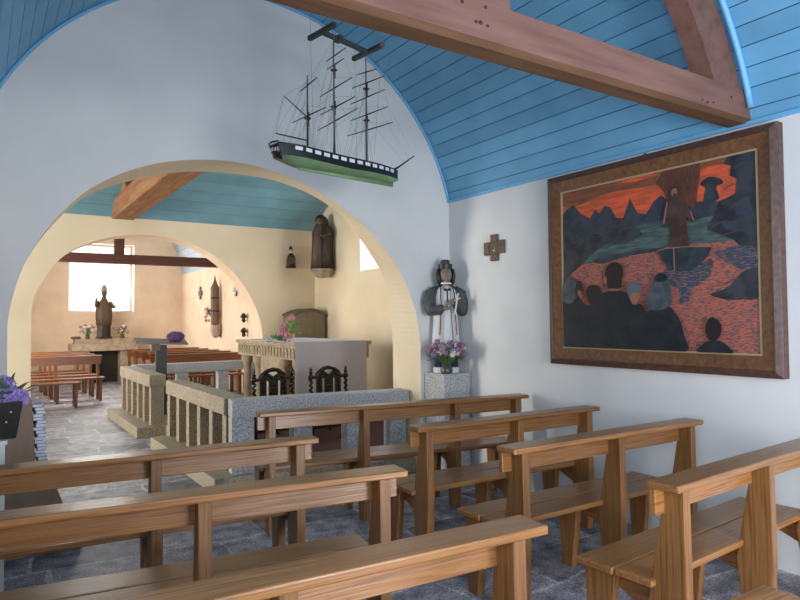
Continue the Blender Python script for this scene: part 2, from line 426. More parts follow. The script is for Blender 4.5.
# ------------------------------------------------------------------ roof trusses
t = thing('roof_truss', 'reddish-brown painted tie beam with king post crossing the near blue vault', 'roof beam', (0, 2.1, 2.69))
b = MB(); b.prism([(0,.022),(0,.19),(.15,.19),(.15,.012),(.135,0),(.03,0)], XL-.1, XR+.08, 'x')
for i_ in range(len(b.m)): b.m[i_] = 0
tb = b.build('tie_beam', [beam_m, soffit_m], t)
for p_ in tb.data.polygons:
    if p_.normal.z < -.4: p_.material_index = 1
b = MB(); b.box((1.62, .01, .19), (1.99, .14, .33)); b.prism([(1.62,.33),(1.99,.33),(1.92,.44),(1.92,1.54),(1.74,1.54),(1.74,.44)], .02, .13, 'y'); b.build('king_post', beam_m, t, bevel=.008)
for sgn in (1, -1):
    b = MB(); n = 22; vs = []
    for i in range(n+1):
        a = R(18.5) + (math.pi/2 - R(18.5) - .06)*i/n
        if sgn < 0: a = math.pi - a
        for rr in (VR-.035, VR-.295):
            for yy in (.012, .138): vs.append((VC+rr*math.cos(a), yy, VZ+rr*math.sin(a)-2.69))
    fs = [(0,1,3,2), (n*4, n*4+2, n*4+3, n*4+1)]
    for i in range(n):
        o_ = i*4
        for p, q in ((0,1),(1,3),(3,2),(2,0)): fs.append((o_+p, o_+q, o_+4+q, o_+4+p))
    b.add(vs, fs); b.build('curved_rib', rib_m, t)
    b = MB(); pts = []
    for i in range(n+1):
        a = (sp + .05) + (math.pi/2 - sp - .05)*i/n
        if sgn < 0: a = math.pi - a
        pts.append((VC+(VR-.022)*math.cos(a), -.022, VZ+(VR-.022)*math.sin(a)-2.69))
    b.tube(pts, .02, 8); b.build('moulding', blue_trim, t, smooth=True)
pegm = simple('dark_peg', (.03,.015,.012), .7)
for (x, z, r) in ((1.70,.155,.009),(1.83,.165,.009),(1.80,.09,.012),(1.84,.085,.008),(1.775,.088,.009),(3.45,.05,.008),(3.50,.045,.01),(3.56,.055,.006),(3.75,.12,.01)):
    b = MB(); b.ell((x, -.002, z), (r, .004, r*.8), 8, 6); b.build('peg', pegm, t)

t = thing('roof_truss', 'dark brown tie beam with short post across the far room below its bright window', 'roof beam', (0, 14.5, 2.735))
b = MB(); b.box((FXL-.06, 0, 0), (FXR+.1, .2, .20)); b.build('tie_beam', dkbeam, t, bevel=.01)
b = MB(); b.box((2.35, .02, .20), (2.54, .18, 2.0)); b.build('king_post', dkbeam, t, bevel=.01)
b = MB(); b.bar((FXR-.22, .1, .2), (FXR-.02, .1, .45), .16, .14); b.build('brace', dkbeam, t)
t = thing('roof_truss', 'orange-brown tie beam running overhead under the teal crossing ceiling', 'roof beam', (1.75, D1, 3.17))
b = MB(); b.box((0, -.1, 0), (.34, E0-D1+.1, .30)); b.build('tie_beam', oldbeam, t, bevel=.02)
b = MB(); b.prism([(E0-D1-1.0,.30),(E0-D1-.02,.30),(E0-D1-.02,.42),(E0-D1-.55,.66)], .06, .28, 'x'); b.build('brace', oldbeam, t)

# ------------------------------------------------------------------ pews
def make_pew(length, posts, label, group, bracket=True):
    r = thing('pew', label, 'pew', group=group)
    L = length
    b = MB(); b.box((0, -.065, .83), (L, .07, .86)); b.build('top_rail', wood_x, r, bevel=.007)
    b = MB(); b.prism([(.034,.727),(.062,.727),(.066,.828),(.038,.828)], .008, L-.008, 'x'); b.build('back_board', wood_x, r, bevel=.003)
    b = MB()
    b.box((.04, .08, .425), (L-.03, .25, .455)); b.build('seat_plank', wood_x, r, bevel=.006)
    b = MB(); b.box((.03, .256, .425), (L-.04, .44, .455)); b.build('seat_plank', wood_x, r, bevel=.006)
    for x in posts:
        b = MB(); b.prism([(-.045,.829),(.033,.829),(.105,.42),(.115,.36),(.075,0),(-.03,0),(-.05,.40)], x, x+.05, 'x'); b.build('post', wood_z, r, bevel=.004)
        b = MB(); b.prism([(.27,.424),(.425,.424),(.40,0),(.32,0)], x, x+.045, 'x'); b.build('leg', wood_z, r, bevel=.004)
        b = MB(); b.prism([(.09,.424),(.31,.424),(.31,.36),(.09,.27)], x+.046, x+.075, 'x'); b.build('bracket', wood_y, r)
    b = MB(); b.box((posts[0]+.08, .33, .36), (posts[-1], .355, .424)); b.build('seat_batten', wood_x, r)
    return r
G1 = 'oak pews right of the aisle'; G2 = 'oak pews left of the aisle'
def put(o, x, y, rz, label=None, group=None):
    o.location = (x, y, 0); o.rotation_euler = (0, 0, rz)
    if label: o['label'] = label
    if group: o['group'] = group
    return o
pr = make_pew(1.57, [.07,.80,1.46], 'oak pew right of the aisle, under the painting, nearest the camera', G1)
put(pr, 2.20, 1.54, R(3.8))
put(copy_tree(pr), 2.19, 2.41, R(-.6), 'oak pew right of the aisle, second from the camera, three wedge-shaped posts all visible', G1)
put(copy_tree(pr), 2.17, 3.20, R(-1.0), 'oak pew right of the aisle, third from the camera, behind the longest pew', G1)
p1 = make_pew(2.26, [.07,.78,1.56,2.14], 'longest oak pew, with four posts, standing directly in front of the stone communion rail', G1)
put(p1, 1.63, 4.34, R(-8.5))
pl = make_pew(1.64, [.05,.78,1.515], 'oak pew left of the aisle, third from the camera, nearest the arch on that side', G2)
put(pl, -.075, 3.41, R(-5.2))
put(copy_tree(pl), -.088, 2.57, R(-7.5), 'oak pew left of the aisle, second from the camera, crossing the lower left', G2)
put(copy_tree(pl), -.155, 1.60, R(-3.5), 'oak pew left of the aisle whose pale cap slants up at the bottom centre', G2)
put(copy_tree(pl), -.065, .82, R(-2), 'oak pew left of the aisle nearest the camera, only its right end showing', G2)

fw_x = noisy('red_brown_wood', [(.10,.035,.013), (.19,.07,.026), (.26,.105,.04)], 6, (.6, 9, 9), .28, .1, 6, .5, .1)
def make_far_pew(L, label, group, back=True):
    r = thing('pew' if back else 'bench', label, 'pew' if back else 'bench', group=group)
    if back:
        b = MB(); b.box((0,-.06,.83),(L,.07,.86)); b.build('top_rail', fw_x, r)
        b = MB(); b.box((.02,.03,.69),(L-.02,.06,.83)); b.build('back_board', fw_x, r)
    b = MB(); b.box((.0,.08,.42),(L,.42,.45)); b.build('seat', fw_x, r)
    n = 2 if L > 1.4 else 1
    for i in range(n+1):
        x = .05 + (L-.15)*i/n
        if back:
            b = MB(); b.prism([(-.045,.829),(.028,.829),(.078,.42),(.07,0),(-.02,0)], x, x+.05, 'x'); b.build('post', fw_x, r)
        b = MB(); b.prism([(.30,.419),(.40,.419),(.38,0),(.32,0)], x, x+.05, 'x'); b.build('leg', fw_x, r)
        if not back:
            b = MB(); b.prism([(.10,.419),(.18,.419),(.16,0),(.12,0)], x, x+.05, 'x'); b.build('leg', fw_x, r)
    return r
G3 = 'pews in the far room, left side'; G4 = 'pews in the far room, right side'
put(make_far_pew(1.10, 'short backless dark bench heading the left rows of the far room', None, False), 1.50, 13.08, math.pi)
f = make_far_pew(1.62, 'red-brown pew left in the far room, front row, its seat end sticking out furthest', G3)
del f['group']; f['group'] = G3
put(f, 2.02, 13.92, math.pi)
put(copy_tree(f), 1.99, 14.72, math.pi, 'red-brown pew left in the far room, second row from the stone rail', G3)
put(copy_tree(f), 1.96, 15.52, math.pi, 'red-brown pew left in the far room, third row from the stone rail', G3)
put(copy_tree(f), 1.93, 16.32, math.pi, 'red-brown pew left in the far room, back row nearest the window wall', G3)
g = make_far_pew(1.7, 'red-brown pew right in the far room, front row seen through the far stone rail', G4)
ordn = ['front row', 'second row', 'third row', 'fourth row', 'back row']
put(g, 4.60, 13.1, math.pi)
for i in range(1, 5):
    put(copy_tree(g), 4.60, 13.1+.82*i, math.pi, 'red-brown pew right in the far room, %s' % ['', 'second row behind the far stone rail', 'third row, middle of the five', 'fourth row from the far stone rail', 'last row under the far wall'][i], G4)

# ------------------------------------------------------------------ communion rails
def rail(p, q, piers, label, h0=.14, h1=.80, w=.21, cap=.16, loc_mats=(gran, gran), grp='granite communion rails'):
    p = Vector((p[0], p[1])); q = Vector((q[0], q[1])); d = q-p; L = d.length; ang = math.atan2(d.y, d.x)
    t = thing('communion_rail', label, 'stone rail', (p.x, p.y, 0), ang, grp)
    b = MB(); b.box((0, 0, h1-cap), (L, w, h1)); b.build('coping', loc_mats[0], t, bevel=.008)
    for a, c in piers:
        b = MB(); b.box((a, .02, h0), (c, w-.02, h1-cap)); b.build('pier', loc_mats[1], t, bevel=.004)
    return t
rail((1.87,5.60), (3.58,5.335), [(0,.20),(.56,.74),(1.08,1.27),(1.53,1.70)], 'granite communion rail with wide piers across the near arch, facing the pews')
def posts_along(L, n, w=.11): return [((L-w)*i/(n-1), (L-w)*i/(n-1)+w) for i in range(n)]
# left-hand runs go along +Y ; width extends toward -X of the local frame -> use start on far side
rail((2.08,5.83), (2.08,8.03), posts_along(2.2, 6), 'near granite balustrade of slim square posts running back from the near arch', loc_mats=(granw, granw))
rail((2.08,8.93), (2.08,11.05), posts_along(2.12, 6), 'further granite balustrade of slim posts, beyond the gap beside the aisle', loc_mats=(granw, granw))
rail((2.10,11.18), (4.26,11.18), [(0,.2),(.7,.88),(1.4,1.58),(1.96,2.16)], 'granite communion rail across the far arch with red pews behind it')

# ------------------------------------------------------------------ altar
lin = noisy('altar_linen', [(.50,.47,.52), (.56,.52,.57)], 4, (1,1,1), .85, .2, 5, .2)
t = thing('altar', 'stone altar table with carved frieze on small columns inside the sanctuary', 'altar', (3.33, 7.55, .14))
HA = 1.08; LY = 2.25; WX = 1.13
b = MB(); b.box((0,0,HA-.05),(WX,LY,HA)); b.build('table_slab', sand, t, bevel=.008)
b = MB(); b.box((.03,.03,HA-.23),(WX-.03,LY-.03,HA-.05))
n = 20
for i in range(n):
    y = .10 + (LY-.2)*i/(n-1)
    b.prism([(y-.036,HA-.20),(y+.036,HA-.20),(y+.036,HA-.12),(y+.018,HA-.085),(y,HA-.075),(y-.018,HA-.085),(y-.036,HA-.12)], .012, .03, 'x')
    b.ell((.012, y, HA-.14), (.012,.014,.03), 8, 6)
b.build('carved_frieze', sand, t)
for y in (.12, .62, 1.55, 2.05):
    b = MB(); b.lathe([(.085,0),(.085,.06),(.06,.09),(.055,.70),(.075,.74),(.09,.78),(.09,.85)], (.13, y+.03, 0), 16); b.build('column', sand, t, smooth=40)
b = MB(); b.box((.35,.06,0),(WX-.06,LY-.06,HA-.23)); b.build('altar_core', noisy('tan_panel', [(.30,.16,.08),(.42,.25,.13)], 5, (1,1,1), .7, .1), t)
b = MB(); b.box((.12,.75,0),(.35,1.5,HA-.23)); b.build('relief_panel', sand, t)
for y in (.05, 1.95):
    b = MB(); b.box((.04,y,0),(.30,y+.24,.05)); b.build('plinth', sand, t)
cl = MB(); cl.box((-.004,-.02,0),(WX-.10,LY*.9,.008))
n = 24; vs = []
for i in range(n+1):
    x = -.004 + (WX-.096)*i/n
    for z, a in ((.008,0),(-.25,.006),(-.6,.012),(-.92,.016)):
        vs.append((x, -.022-a*(1+.6*math.sin(i*1.1)), z))
cl.add(vs, [(i*4+j, i*4+j+1, (i+1)*4+j+1, (i+1)*4+j) for i in range(n) for j in range(3)])
o = cl.build('altar_cloth', lin, None, (3.33, 7.55, .14+HA), fix=False)
tag(o, 'pale grey-lilac cloth over the altar, hanging down its near end', 'altar cloth')

b = MB(); b.prism([(2.15,5.85),(4.6,5.75),(4.6,7.45),(2.15,7.45)], .141, .152, 'z')
o = b.build('carpet', noisy('dark_red_carpet', [(.045,.012,.012),(.075,.022,.02)], 30, (1,1,1), .95, .3), None)
tag(o, 'dark red-brown carpet on the sanctuary floor under the carved chairs', 'carpet')
# carved chairs
def carved_chair(x, y, rz, label):
    t = thing('carved_chair', label, 'chair', (x, y, .1525), rz, 'carved black chairs before the altar')
    b = MB(); b.box((-.24,-.02,.42),(.24,.42,.47)); b.build('seat', carved, t, bevel=.01)
    def twist(b, x, y, z0, z1):
        n = 26
        pts = [(x+.010*math.cos(i*1.1), y+.010*math.sin(i*1.1), z0+(z1-z0)*i/n) for i in range(n+1)]
        b.tube(pts, .017, 8)
    for s in (-1, 1):
        b = MB(); twist(b, s*.225, 0, .47, .76); b.box((s*.225-.028,-.028,.0),(s*.225+.028,.028,.47)); b.ell((s*.225,0,.79),(.036,.03,.036),10,8)
        b.lathe([(.012,.82),(.026,.845),(.012,.865),(.018,.885),(.002,.92)], (s*.225,0,0), 10)
        b.build('back_post', carved, t, smooth=40)
        b = MB(); twist(b, s*.21, .38, 0, .42); b.build('leg', carved, t, smooth=40)
        b = MB(); twist(b, s*.125, 0, .53, .78); b.box((s*.145-.012,-.01,.53),(s*.145+.012,.01,.78)); b.box((s*.095-.012,-.01,.53),(s*.095+.012,.01,.78)); b.build('spindle', carved, t, smooth=40)
    b = MB(); b.box((-.205,-.015,.765),(.205,.015,.80))
    # pierced crest
    b.tube([(.15*math.cos(a), 0, .79+.115*math.sin(a)**1.4) for a in [math.pi*i/14 for i in range(15)]], [.020+.010*abs(math.sin(i*1.5)) for i in range(15)], 8)
    for s in (-1,1):
        b.tube([(s*.015,0,.80),(s*.06,0,.835),(s*.10,0,.82),(s*.13,0,.79)], .028, 8)
    b.build('crest_rail', carved, t, smooth=40)
    b = MB(); b.box((-.205,-.015,.49),(.205,.015,.53)); b.build('lower_rail', carved, t)
    b = MB(); b.box((-.055,-.012,.53),(.055,.008,.77))
    for z in (.57,.62,.67,.72): b.ell((0,-.014,z),(.036,.014,.02),10,6)
    b.build('back_panel', carved, t, smooth=40)
    b = MB(); b.box((-.2,-.015,.12),(.2,.015,.16)); b.box((-.2,.36,.12),(.2,.4,.16)); b.build('stretcher', carved, t)
    for ch in t.children: ch.data.transform(Matrix.Scale(.885, 4, (0,0,1)))
carved_chair(3.40, 6.75, 0, 'right carved black oak chair with twisted posts, before the cloth end of the altar')
carved_chair(2.76, 6.85, 0, 'left carved black oak chair with twisted posts, before the altar frieze')

# ------------------------------------------------------------------ flowers
pinkf = simple('pink_petals', (.62,.22,.33), .6); whitef = simple('white_petals', (.75,.72,.70), .6)
pinkd = simple('faded_pink_petals', (.45,.30,.36), .6); mauvef = simple('mauve_petals', (.42,.20,.38), .6); leafm = simple('leaf_green', (.09,.19,.05), .6); leafl = simple('leaf_light', (.25,.38,.12), .6)
violet = noisy('violet_petals', [(.22,.17,.60),(.40,.30,.75),(.62,.42,.78)], 30, (1,1,1), .6, 0, 2)
bluep = noisy('blue_petals', [(.05,.16,.60),(.12,.30,.80)], 30, (1,1,1), .6, 0, 2)
def petals(b, c, r, n, size, seed=0, flat=1.0):
    q = random.Random(seed)
    for i in range(n):
        z = 1-2*(i+.5)/n; ph = i*2.399963; s = math.sqrt(1-z*z)
        d = Vector((s*math.cos(ph), s*math.sin(ph), z*flat)).normalized()
        p = Vector(c) + Vector((d.x*r[0], d.y*r[1], d.z*r[2]))*(1-.1*q.random())
        u = d.cross(Vector((0,0,1)));
        if u.length < .01: u = Vector((1,0,0))
        u.normalize(); w = d.cross(u); a = q.random()*6.28
        u2 = u*math.cos(a)+w*math.sin(a); w2 = d.cross(u2); sz = size*(.8+.4*q.random())
        vs = [p+d*.15*sz]
        for k in range(8):
            t_ = k*math.pi/4; rr = sz*(1 if k%2==0 else .45)
            vs.append(p + (u2*math.cos(t_)+w2*math.sin(t_))*rr + d*(.5*sz if k%2==0 else .1*sz))
        b.add(vs, [(0,k+1,(k+1)%8+1) for k in range(8)])
def leaves(b, c, r, n, ln, seed=0, up=.3):
    q = random.Random(seed)
    for i in range(n):
        ph = q.random()*6.28; el = -.3+q.random()*1.5
        d = Vector((math.cos(ph)*math.cos(el), math.sin(ph)*math.cos(el), math.sin(el)+up)).normalized()
        p = Vector(c)+Vector((d.x*r[0],d.y*r[1],d.z*r[2]))*(.3+.6*q.random())
        s = d.cross(Vector((0,0,1))).normalized()*ln*.22
        b.add([p, p+d*ln*.45+s, p+d*ln, p+d*ln*.45-s, p+d*ln*.45-Vector((0,0,ln*.08))], [(0,1,4),(1,2,4),(2,3,4),(3,0,4)])
def stems(b, c, tops, r=.003):
    for p in tops:
        m = (Vector(c)+Vector(p))/2 + Vector((0,0,.02)); b.tube([c, m, p], r, 5)

def bouquet(name, label, cat, loc, w, h, vase, cols, n, seed, vcol, vh=.14, psz=.018):
    t = thing(name, label, cat, loc)
    b = MB(); b.lathe([(.04,0),(.055,.01),(.06,vh*.4),(.04,vh*.8),(.05,vh),(.044,vh),(.03,vh*.5)], (0,0,0), 16); b.build('vase', vcol, t, smooth=40)
    q = random.Random(seed); tops = []
    for i in range(n):
        a = q.random()*6.28; rr = math.sqrt(q.random())
        tops.append((w*rr*math.cos(a), w*.6*rr*math.sin(a), vh + h*(.35+.65*q.random()*(1.1-.5*rr))))
    b = MB(); stems(b, (0,0,vh*.6), tops); b.build('stems', leafm, t)
    b = MB(); leaves(b, (0,0,vh+h*.20), (w*.9,w*.5,h*.55), 190 if n > 60 else 90, .07, seed, .1); b.build('leaves', leafm, t, fix=False)
    for ci, cm in enumerate(cols):
        b = MB()
        for i, p in enumerate(tops):
            if i % len(cols) == ci: petals(b, p, (.02,.02,.016), 14, psz, i)
        b.build('blossoms', cm, t, fix=False)
    return t

# spray on altar
t = thing('flower_spray', 'pink and green flower spray with trailing leaves on the altar front edge', 'flowers', (3.48, 7.85, .14+HA+.012))
b = MB(); leaves(b, (-.05,0,.05), (.12,.15,.24), 110, .09, 3, .5); b.build('leaves', leafl, t, fix=False)
b = MB(); leaves(b, (-.19,.15,-.01), (.10,.30,.05), 50, .08, 5, .1); b.build('trailing_leaves', leafm, t, fix=False)
b = MB()
for i, p in enumerate([(-.08,.08,.14),(-.06,.02,.20),(-.12,.12,.10),(-.03,.06,.25),(.0,.0,.17),(-.1,.02,.08),(-.10,.06,.22),(-.13,.10,.17),(-.07,.03,.28)]): petals(b, p, (.045,.045,.04), 26, .03, i)
b.build('blossoms', pinkf, t, fix=False)

# ------------------------------------------------------------------ lectern
t = thing('lectern', 'dark-stemmed reading stand with sloping grey top behind the far balustrade', 'lectern', (2.25, 9.95, .06), R(-8))
dst = simple('dark_stem', (.015,.014,.014), .4); gtop = noisy('brown_grey_top', [(.13,.10,.08),(.21,.17,.14)], 6, (1,6,1), .5, .1)
b = MB(); b.box((-.075,-.075,0),(.075,.075,1.10)); b.build('stem', dst, t)
b = MB(); b.box((-.2,-.2,0),(.2,.2,.04)); b.build('base', dst, t)
b = MB(); b.add([(-.36,-.22,1.13),(.36,-.22,1.10),(.36,.22,1.15),(-.36,.22,1.19),(-.36,-.22,1.15),(.36,-.22,1.12),(.36,.22,1.17),(-.36,.22,1.21)], [(0,3,2,1),(4,5,6,7),(0,1,5,4),(1,2,6,5),(2,3,7,6),(3,0,4,7)]); b.build('desk_top', gtop, t)
b = MB(); b.box((-.14,-.09,1.02),(-.02,.09,1.12)); b.build('bracket', gtop, t)
t = thing('purple_posy', 'purple flower posy lying on the right end of the lectern top', 'flowers', (2.45, 9.9, 1.215))
b = MB(); petals(b, (0,0,.065), (.12,.09,.065), 90, .035, 2); b.build('blossoms', simple('purple_petals', (.16,.07,.22), .7), t, fix=False)
b = MB(); leaves(b, (0,0,.04), (.12,.08,.05), 30, .05, 2); b.build('leaves', leafm, t, fix=False)

# ------------------------------------------------------------------ statues
def face(b, c, s, d=(0,-1)):
    """head looking toward direction d, drawn as one surface set"""
    dx, dy = d; sx, sy = -dy, dx
    cx, cy, cz = c
    b.ell(c, (.085*s, .092*s, .12*s), 18, 12)
    f = lambda a, l, z: (cx + dx*a*s + sx*l*s, cy + dy*a*s + sy*l*s, cz + z*s)
    b.tube([f(.08,0,.035), f(.105,0,-.005), f(.112,0,-.022), f(.085,0,-.03)], [.008*s,.013*s,.017*s,.008*s], 8)
    for q in (-1, 1):
        b.ell(f(.075,q*.033,.02), (.016*s,.016*s,.010*s), 8, 6)
        b.tube([f(.078,q*.015,.038), f(.083,q*.033,.044), f(.07,q*.055,.036)], .006*s, 6)
        b.ell(f(0,q*.088,-.005), (.014*s,.014*s,.03*s), 8, 6)
    b.tube([f(.078,-.025,-.055), f(.09,0,-.056), f(.078,.025,-.055)], .007*s, 6)
    b.ell(f(.06,0,-.095), (.03*s,.03*s,.022*s), 8, 6)

skin = simple('painted_stone_face', (.22,.165,.12), .6); dark = noisy('dark_cloak', [(.035,.04,.04),(.08,.085,.08)], 20, (1,1,1), .6, .2)
white = noisy('white_surplice', [(.58,.59,.62),(.74,.75,.78)], 12, (6,6,.5), .6, .5); stole = simple('stole_cream', (.50,.47,.38), .6)
navy = simple('navy_cassock', (.02,.035,.06), .5); blk = simple('black_paint', (.012,.013,.014), .45)
# --- priest statue in the corner
b = MB(); b.box((-.155,-.155,-.02),(.155,.155,.965)); b.box((-.09,-.158,.55),(.09,-.15,.86)); 
o = b.build('stone_pedestal', gran, None, (3.79, 4.985, .02), 0, bevel=.006)
tag(o, 'square grey granite pedestal in the corner under the saint statue', 'pedestal')
t = thing('saint_statue', 'painted statue of a priest in dark cape and white surplice on granite pedestal', 'statue', (3.80, 5.01, .985), R(-25))
b = MB(); b.lathe([(.125,0),(.13,.02),(.125,.05),(.11,.055)], (0,0,0), 24); b.build('base', white, t, smooth=40)
b = MB(); b.loft([(.05,0,0,.115,.095,.05,11),(.18,0,0,.112,.09,.05,11),(.28,0,0,.11,.088,.04,11)]); b.build('cassock', navy, t, smooth=True)
b = MB(); b.loft([(.24,0,0,.135,.11,.07,13),(.34,0,0,.130,.105,.06,13),(.50,0,0,.118,.095,.05,13),(.64,0,0,.112,.088,.03,13),(.74,0,0,.120,.085,.02,13),(.80,0,0,.105,.075,.01,13),(.84,0,0,.05,.05,0,13)])
b.build('surplice', white, t, smooth=True)
b = MB()
for s in (-1,1):
    b.tube([(s*.035,-.05,.83),(s*.045,-.095,.78),(s*.042,-.103,.64),(s*.05,-.112,.5),(s*.06,-.122,.36),(s*.065,-.128,.27)], [.010,.012,.011,.012,.013,.014], 6)
b.build('stole', stole, t, smooth=True)
b = MB()
for s in (-1,1):
    b.tube([(s*.058,-.06,.83),(s*.068,-.095,.76),(s*.064,-.103,.64),(s*.075,-.112,.5),(s*.085,-.116,.36)], .005, 6)
b.tube([(0,-.085,.80),(0,-.095,.70),(-.01,-.10,.60)], .006, 6)
for s in (-1,1): b.ell((s*.02,-.088,.80),(.018,.01,.013),8,6)
b.build('dark_piping', blk, t, smooth=True)
b = MB()
for s in (-1,1):
    b.tube([(s*.085,.0,.81),(s*.145,-.005,.76),(s*.165,-.01,.67),(s*.15,-.05,.60),(s*.09,-.11,.60 if s<0 else .66),(s*.05,-.135,.63 if s<0 else .68)], [.04,.06,.066,.06,.045,.035], 12)
b.loft([(.70,0,.04,.15,.07,.03,9),(.78,0,.03,.145,.075,.02,9),(.84,0,.02,.085,.055,0,9)]); b.build('cape', dark, t, smooth=True)
b = MB()
for s, z in ((-1,.62),(1,.67)):
    b.ell((s*.035,-.15,z),(.026,.02,.022),10,8)
    for k in range(4): b.tube([(s*.03,-.155,z+.012-.008*k),(s*.0,-.168,z+.016-.009*k),(-s*.018,-.165,z+.008-.009*k)], .0055, 6)
    b.tube([(s*.03,-.15,z+.015),(s*.02,-.16,z+.035)], .006, 6)
b.build('hands', skin, t, smooth=True)
b = MB(); b.tube([(.05,-.185,.56),(.075,-.17,.70),(.09,-.16,.76)], .008, 6); b.tube([(.045,-.17,.69),(.11,-.165,.715)], .007, 6); b.build('crucifix', simple('bone_white', (.6,.58,.52), .5), t)
b = MB(); b.cyl((0,0,.82),(0,-.01,.90),.032,.032); face(b, (0,-.015,.945), .72); b.build('head', skin, t, smooth=True)
b = MB()
b.loft([(.84,0,.03,.055,.03,0,5),(.88,0,.035,.075,.045,.05,9),(.95,0,.03,.085,.055,.04,9),(1.0,0,.015,.078,.062,.03,9),(1.035,0,0,.05,.05,0,9)])
for s in (-1,1): b.tube([(s*.068,-.02,1.0),(s*.076,-.03,.94),(s*.07,-.035,.88),(s*.06,-.01,.85)], [.018,.02,.018,.012], 8)
b.build('hair', blk, t, smooth=True)
b = MB(); b.lathe([(.066,1.0),(.07,1.05),(.06,1.052),(.01,1.058)], (0,-.005,0), 18); b.lathe([(.045,1.045),(.045,1.085),(.03,1.095)], (0,0,0), 14)
b.build('biretta', blk, t, smooth=40)
b = MB(); b.tube([(.05*math.sin(a), -.02-.05*math.cos(a), .862) for a in [-1.2+.24*i for i in range(11)]], .009, 6); b.build('collar', simple('white_collar', (.8,.8,.8), .5), t)
bouquet('flower_vase', 'vase of mauve and white flowers at the feet of the priest statue', 'flowers', (3.70, 4.875, .985), .20, .23, 0, [mauvef, mauvef, whitef, pinkd], 64, 4, simple('vase_dark', (.06,.06,.05), .3), .10, .017)

# --- dark wooden statue on corbel, crossing corner
sw = noisy('dark_statue_robe', [(.05,.03,.02),(.11,.065,.04)], 14, (3,3,1), .5, .3); dw = noisy('dark_carved_wood', [(.018,.010,.008),(.05,.028,.02)], 14, (1,1,1), .45, .3); lw = noisy('worn_carved_wood', [(.10,.06,.035),(.20,.13,.08)], 14, (3,3,1), .55, .3)
t = thing('hooded_statue', 'dark carved wooden statue of a hooded figure on a stone corbel in the crossing corner', 'statue', (5.13, 10.40, 2.42), R(-30))
b = MB(); b.lathe([(.03,-.16),(.12,-.14),(.19,-.04),(.22,-.02),(.22,0)], (0,.03,0), 8); b.build('corbel', noisy('corbel_stone', [(.30,.25,.18),(.42,.36,.27)], 9), t)
b = MB(); b.loft([(0,0,0,.20,.15,.07,9),(.2,0,0,.19,.145,.07,9),(.5,0,.0,.18,.14,.05,9),(.70,.01,0,.19,.14,.04,9),(.80,.02,.01,.15,.12,.02,9),(.86,.0,.02,.12,.11,0,9),(.94,-.01,.02,.12,.12,0,9),(1.00,-.02,.02,.09,.10,0,9),(1.04,-.02,.02,.04,.05,0,9)]); b.build('cloak', dw, t, smooth=True)
b = MB(); b.loft([(.02,-.07,-.10,.09,.08,.10,7),(.3,-.07,-.10,.085,.075,.10,7),(.55,-.07,-.10,.075,.07,.08,7),(.78,-.06,-.09,.08,.06,.04,7),(.86,-.04,-.08,.05,.05,0,7)]); 
b.tube([(.08,-.05,.80),(.11,-.14,.66),(.03,-.19,.60),(-.04,-.19,.64)], [.05,.045,.035,.028], 10); b.build('robe', sw, t, smooth=True)
b = MB(); face(b, (-.04,-.08,.89), .72); b.build('head', lw, t, smooth=True)
# small statuette on wall left of it
t = thing('wall_statuette', 'small dark statuette with pale face fixed to the wall under the teal ceiling', 'statuette', (4.82, 11.07, 2.48))
b = MB(); b.box((-.07,-.06,0),(.07,.08,.03)); b.loft([(.03,0,0,.085,.06,.05,7),(.16,0,0,.08,.06,.05,7),(.22,0,0,.07,.05,0,7),(.27,0,0,.03,.03,0,7)]); b.build('body', dw, t, smooth=40)
b = MB(); face(b, (0,0,.315), .38); b.build('head', simple('pale_head', (.5,.4,.3), .6), t, smooth=True)
b = MB(); b.lathe([(.04,.34),(.03,.375),(.008,.41)], (0,.008,0), 10); b.build('crown', dw, t)
b = MB(); b.box((-.055,-.065,.07),(.055,-.055,.2)); b.build('chest_panel', lw, t)

# --- arched cabinet behind the altar
t = thing('arched_cabinet', 'grey-brown cabinet with curved top standing in the corner behind the altar', 'cabinet', (4.69, 10.62, .20))
wg = noisy('grey_brown_wood', [(.19,.145,.09),(.26,.20,.13)], 5, (5,5,.6), .6, .1); wg2 = noisy('grey_brown_edge', [(.10,.07,.045),(.15,.11,.075)], 5, (3,3,3), .6, .1)
top = [(0,1.40)] + [(.6*i/10, 1.40+.09*math.sin(math.pi*i/10)) for i in range(1,10)] + [(.6,1.40)]
b = MB(); b.prism([(0,-.058),(.6,-.058)] + top[::-1], 0, .5, 'y'); b.build('body', wg, t)
b = MB(); b.prism([(-.03,1.39)] + [(-.03+.66*i/10, 1.42+.10*math.sin(math.pi*i/10)) for i in range(11)] + [(.63,1.39)] + [(.6-.6*i/10, 1.385+.09*math.sin(math.pi*i/10)) for i in range(11)], -.03, .5, 'y'); b.build('cornice', wg2, t)
b = MB(); b.box((.04,-.02,.06),(.56,0,1.33)); b.build('door', wg, t, bevel=.01)

# --- far statue, its altar
t = thing('side_altar', 'stone side altar with thick slab and dark recess under the far window', 'altar', (1.86, 17.35, .0))
b = MB(); b.box((0,0,.80),(1.5,.84,.98)); b.build('altar_slab', sand, t, bevel=.01)
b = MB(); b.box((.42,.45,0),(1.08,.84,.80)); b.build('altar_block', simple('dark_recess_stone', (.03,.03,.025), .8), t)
for x in (.12, 1.1):
    b = MB(); b.box((x,.1,0),(x+.28,.7,.80)); b.build('support', sand, t)
b = MB(); b.box((.1,.30,.98),(1.4,.80,1.10)); b.build('gradine', sand, t)
t = thing('bishop_statue', 'brown robed statue standing in front of the bright far window', 'statue', (2.62, 17.72, 1.10), R(10))
for ch in bpy.data.objects['hooded_statue'].children:
    if ch.name != 'corbel': ch.data.transform(Matrix.Scale(.94, 4, (0,0,1)))
rb = noisy('brown_robe', [(.07,.04,.022),(.14,.09,.05)], 10, (5,5,.6), .6, .4)
